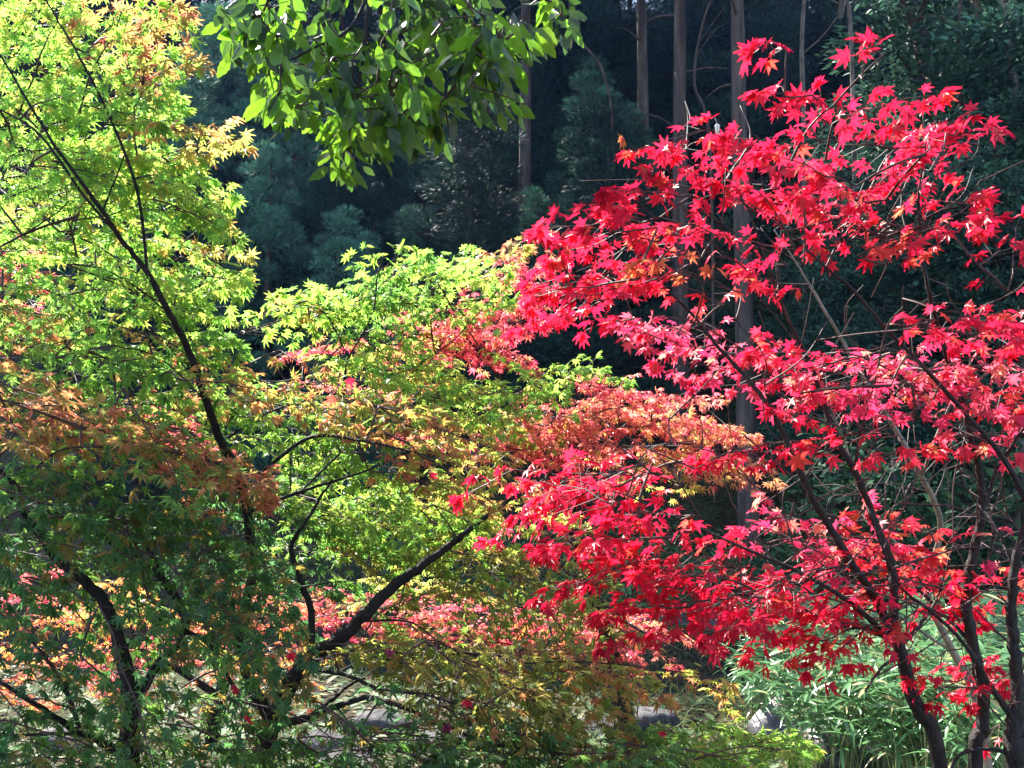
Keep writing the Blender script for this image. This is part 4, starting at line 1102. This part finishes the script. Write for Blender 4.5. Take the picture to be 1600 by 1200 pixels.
def bamboo_acc(seed, n_st=12, h=.8):
    r = np.random.default_rng(seed)
    lf, st = Acc(), Acc()
    pos, dirs, sz, cols = [], [], [], []
    for i in range(n_st):
        az = r.uniform(0, 6.28); le = r.uniform(.1, .4)
        hh = h * r.uniform(.6, 1.1)
        b0 = np.array([r.normal(0, .13), r.normal(0, .13), -.05])
        P = np.array([b0, b0 + [math.cos(az) * le * .3, math.sin(az) * le * .3, hh * .6], b0 + [math.cos(az) * le, math.sin(az) * le, hh]])
        C = catmull(P, 4)
        tube(st, C, np.linspace(.004, .0015, len(C)), 4, cap=False)
        for k in range(3):
            q = C[-1 - k * 2]
            for _ in range(8 if k == 0 else 5):
                a = r.uniform(0, 6.28)
                pos.append(q); dirs.append([math.cos(a), math.sin(a), r.uniform(-.25, .55)]); sz.append(r.uniform(.08, .145))
                cols.append(np.array([.13, .28, .11] if r.random() > .1 else [.38, .34, .16]) * r.uniform(.7, 1.3))
    pos, dirs, sz, cols = np.array(pos), np.array(dirs), np.array(sz), np.array(cols)
    nor = unit(np.array([0, 0, 1.0]) + r.normal(0, .35, (len(pos), 3)))
    for k in range(3):
        i = np.arange(len(pos)) % 3 == k
        scatter(lf, BAMB[k], pos[i], dirs[i], nor[i], sz[i], cols[i], np.clip(cols[i] * 1.25, 0, .8))
    return lf, st


M_STALK = solid_mat('bamboo_stalk', (.12, .16, .06), (.22, .26, .10), 20, .5, 0)
bams = []
for s in (21, 22, 23):
    o = thing('bamboo_clump', '', 'bamboo', (0, 0, 0))
    lf, st = bamboo_acc(s)
    st.obj('stalks', M_STALK, o); lf.obj('foliage', M_BAMBOO, o)
    bams.append(o)
BL = 'knee-high bamboo clump with slender pale-edged leaves on the sunlit bank'
nb = 0
for _ in range(900):
    u = rng.uniform(1130, 1680); v = rng.uniform(930, 1300)
    if u < 1240 and v < 985: continue
    dd = np.interp(v, [930, 1300], [9.2, 4.3]) + rng.normal(0, .25)
    p = at(u, v, dd)
    lim = 1205 if v < 1085 else 1165 + (v - 1085) * .6
    if u < lim: continue
    if nb >= 112: break
    plant(bams, p[0], p[1], .8, rng.uniform(.6, 1.0), BL, 'bamboo clumps on the sunlit bank'); nb += 1

# ------------------------------------------------------------------ grass, litter, rocks, fallen leaves


def blades(name, n, xr, yr, hgt, cols, mat, tpls, upright=1.0, keep=None):
    acc = Acc()
    x = rng.uniform(*xr, n); y = rng.uniform(*yr, n)
    if keep is not None:
        k = keep(x, y); x, y = x[k], y[k]
    n = len(x)
    pos = np.stack([x, y, ground(x, y)], 1)
    a = rng.uniform(0, 6.28, n)
    dirs = np.stack([np.cos(a), np.sin(a), upright * rng.uniform(.4, 1.6, n)], 1)
    nor = np.stack([-np.cos(a), -np.sin(a), np.ones(n)], 1)
    c = np.array(cols)[rng.integers(0, len(cols), n)] * rng.uniform(.7, 1.25, (n, 1))
    s = hgt * rng.uniform(.5, 1.2, n)
    for k in range(len(tpls)):
        i = np.arange(n) % len(tpls) == k
        scatter(acc, tpls[k], pos[i], dirs[i], nor[i], s[i], c[i], c[i] * 1.1)
    o = acc.obj(name, mat)
    return tag(o, None, None, None, 'stuff')


def patch(x, y):
    return (np.sin(x * 1.3 + .5) * np.sin(y * 1.1) + .5 * np.sin(x * 3.1) * np.sin(y * 2.7 + 1)) > -.25


def off_stream(x, y):
    yy = y + .6 * np.sin(x * .35 + 1) + .35 * np.sin(x * .9)
    return ((yy < 9.1) | (yy > 11.3))


g = blades('grass', 26000, (-6, 8), (4.5, 15), .24, [(.10, .17, .045), (.14, .17, .055), (.22, .19, .09), (.08, .15, .045)], M_GRASS, BLADE, 1.0, lambda x, y: patch(x, y) & off_stream(x, y))
g['label'] = 'pale tufted grass on both stream banks'; g['category'] = 'grass'
g = blades('undergrowth', 22000, (-6, 9), (4.6, 15.5), .11, [(.08, .16, .06), (.12, .19, .07), (.07, .13, .055), (.24, .21, .11)], M_BROAD, EVER, .5, lambda x, y: off_stream(x, y))
g['label'] = 'low leafy weeds covering the stream banks'; g['category'] = 'weeds'
g = blades('undergrowth', 9000, (-2, 6), (10.9, 14.5), .13, [(.14, .30, .12), (.20, .36, .14), (.12, .25, .10), (.3, .36, .16)], M_GRASS, EVER, .8, lambda x, y: off_stream(x, y))
g['label'] = 'fresh green weeds above the dark ledge on the far bank'; g['category'] = 'weeds'
g = blades('leaf_litter', 16000, (-7, 9), (1.5, 15.5), .07, [(.15, .08, .035), (.18, .12, .06), (.11, .05, .025), (.22, .17, .10), (.22, .04, .025)], M_LITTER, EVER, .12, lambda x, y: off_stream(x, y))
g['label'] = 'dry fallen leaves strewn over the banks'; g['category'] = 'leaf litter'


def rock(u, v, dd, sx, sy, sz, mat, label, seed):
    r = np.random.default_rng(seed)
    p = at(u, v, dd)
    z = float(ground(p[0], p[1]))
    n, m = 14, 20
    V = []
    dirs_ = unit(r.normal(0, 1, (9, 3))); cut = r.uniform(.72, 1.0, 9)
    for i in range(n + 1):
        th = math.pi * i / n
        for j in range(m):
            ph = 2 * math.pi * j / m
            w = np.array([math.sin(th) * math.cos(ph), math.sin(th) * math.sin(ph), math.cos(th)])
            k = min(1.15, float(np.min(np.where(dirs_ @ w > .1, cut / np.maximum(dirs_ @ w, .1), 9))))
            k *= 1 + .03 * math.sin(7 * w[0] + seed) + .03 * math.sin(9 * w[1]) + r.normal(0, .008)
            V.append(w * k * [sx, sy, sz])
    i = np.arange(n)[:, None]; j = np.arange(m)[None]
    Q = np.stack([i * m + j, (i + 1) * m + j, (i + 1) * m + (j + 1) % m, i * m + (j + 1) % m], -1).reshape(-1, 4)
    a = Acc(); a.add(np.array(V), None, Q)
    o = a.obj('rock', mat)
    o.location = (p[0], p[1], z + sz * .25 if mat is M_ROCK else min(z + sz * .6, max(z - sz * .5, p[2])))
    o.rotation_euler = (0, 0, r.uniform(-.4, .4))
    tag(o, label, 'rock')


rock(1115, 1026, 10.75, .62, .3, .16, M_WETROCK, 'dark flat ledge behind the stream water under the hanging scarlet leaves', 1)
rock(1208, 1030, 10.6, .5, .3, .15, M_WETROCK, 'dark wet rock right of the flat ledge, at the edge of the bamboo', 2)
rock(1010, 1022, 10.8, .6, .3, .17, M_WETROCK, 'dark rock left of the flat ledge, behind the coral leaves', 3)
rock(1012, 1128, 6.6, .22, .18, .14, M_ROCK, 'grey mossy stone in the pale grass above the lowest green sprays', 4)
rock(930, 1140, 6.4, .16, .14, .10, M_ROCK, 'small grey stone beside the mossy one', 5)
rock(500, 1150, 6.0, .22, .18, .11, M_ROCK, 'pale flat boulder seen under the lowest black limb', 6)
rock(590, 1140, 6.6, .22, .17, .11, M_ROCK, 'pale boulder behind the flat one under the lowest black limb', 7)
rock(545, 1185, 5.4, .22, .18, .12, M_ROCK, 'pale stone at the bottom border under the black limb', 8)
rock(710, 1180, 5.6, .25, .2, .12, M_ROCK, 'pale stone behind the olive skirts of the green maple', 9)
rock(1290, 1140, 6.2, .5, .3, .25, M_WETROCK, 'dark rock under the nearest bamboo clumps', 10)
rock(1330, 1190, 5.4, .35, .25, .2, M_WETROCK, 'dark rock at the bottom border among the bamboo', 11)
rock(100, 1190, 5.6, .17, .15, .10, M_ROCK, 'pale stone behind the lower left limbs', 12)

k = 0
for (u, v, dd, lab, ang) in [
    (520, 634, 2.35, 'large red maple leaf caught on the middle shelf of the green maple', -.2), (545, 606, 2.4, 'dried brown-red maple leaf hanging above the large red one', .2),
    (452, 1035, 2.0, 'red maple leaf lodged at the fork of the black trunk', .3), (385, 1132, 1.85, 'red maple leaf caught in the dark sprays near the bottom', .1), (612, 1030, 2.2, 'dull magenta maple leaf under the thick black limb', -.3),
    (692, 1148, 2.1, 'magenta maple leaf lowest in the olive skirts', .5), (730, 1108, 2.3, 'red maple leaf on the right of the olive skirts', 0),
    (1032, 1158, 2.3, 'red maple leaf on the lowest green spray', .4), (675, 752, 2.3, 'bright red maple leaf in the orange shelf', .1), (965, 228, 1.9, 'lone red maple leaf with a yellow half dangling over the dark forest', .6),
    (372, 1085, 1.9, 'dark red maple leaf in the dark sprays beside the trunk', -.4),
]:
    a = Acc()
    cA, cB = colours('RD' if 'brown' in lab or 'dark' in lab else 'R', 1)
    if 'magenta' in lab: cA, cB = cA * [.22, .6, .9], cB * [.22, .6, .9]  # magenta tint, also darkened for leaves in shade
    if v > 1000: cA, cB = cA * .6, cB * .6  # shade low in the view multiplied into these leaves' colour
    if 'yellow half' in lab: cB = np.array([[.66, .3, .05]])
    scatter(a, MAPLE_R[k % 6], np.zeros((1, 3)), np.array([[math.sin(ang), .15, -math.cos(ang)]]), np.array([[rng.uniform(-.8, .8), -1, rng.uniform(-.5, 1)]]), np.array([rng.uniform(.02, .026)]), cA, cB)
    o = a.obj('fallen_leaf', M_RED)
    o.location = at(u, v - 20, dd)
    tag(o, lab, 'leaf')
    k += 1

# pale cocoon hanging over the scarlet crown
a = Acc()
prof = [(0.0, .016), (.0035, .015), (.0062, .012), (.0066, .009), (.0062, .003), (.0054, -.004), (.0045, -.010), (.003, -.014), (.0008, -.016)]
V = [(r_ * math.cos(q), r_ * math.sin(q), z_) for (r_, z_) in prof for q in np.arange(12) * math.pi / 6]
Q = [(i * 12 + j, (i + 1) * 12 + j, (i + 1) * 12 + (j + 1) % 12, i * 12 + (j + 1) % 12) for i in range(len(prof) - 1) for j in range(12)]
a.add(np.array(V), None, np.array(Q))
tube(a, catmull([(0, 0, .015), (-.003, 0, .024), (-.006, .002, .034)], 3), .0006, 5)
o = a.obj('cocoon', M_COCOON)
o.location = at(1121, 202, 1.95)
o.scale = (.8, .8, .72)
tag(o, 'pale barrel-shaped cocoon hanging on the top twigs of the scarlet crown', 'cocoon')
print('leaves', nl)

# ------------------------------------------------------------------ the hazy air
HZ = 0.0003
hv = np.array([(x, y, z) for x in (-95, 95) for y in (-35, 95) for z in (-4, 62)], float)
a = Acc(); a.add(hv, None, np.array([(0, 1, 3, 2), (4, 6, 7, 5), (0, 4, 5, 1), (2, 3, 7, 6), (0, 2, 6, 4), (1, 5, 7, 3)]))
m, nt, N, L = new_mat('haze_air')
out = N.new('ShaderNodeOutputMaterial')
pv = N.new('ShaderNodeVolumePrincipled')
pv.inputs['Color'].default_value = (.24, .40, 1.0, 1)
pv.inputs['Density'].default_value = HZ
pv.inputs['Anisotropy'].default_value = 0.35
L.new(pv.outputs[0], out.inputs['Volume'])
tag(a.obj('haze', m, smooth=False), kind='stuff')
sc.cycles.volume_bounces = 0
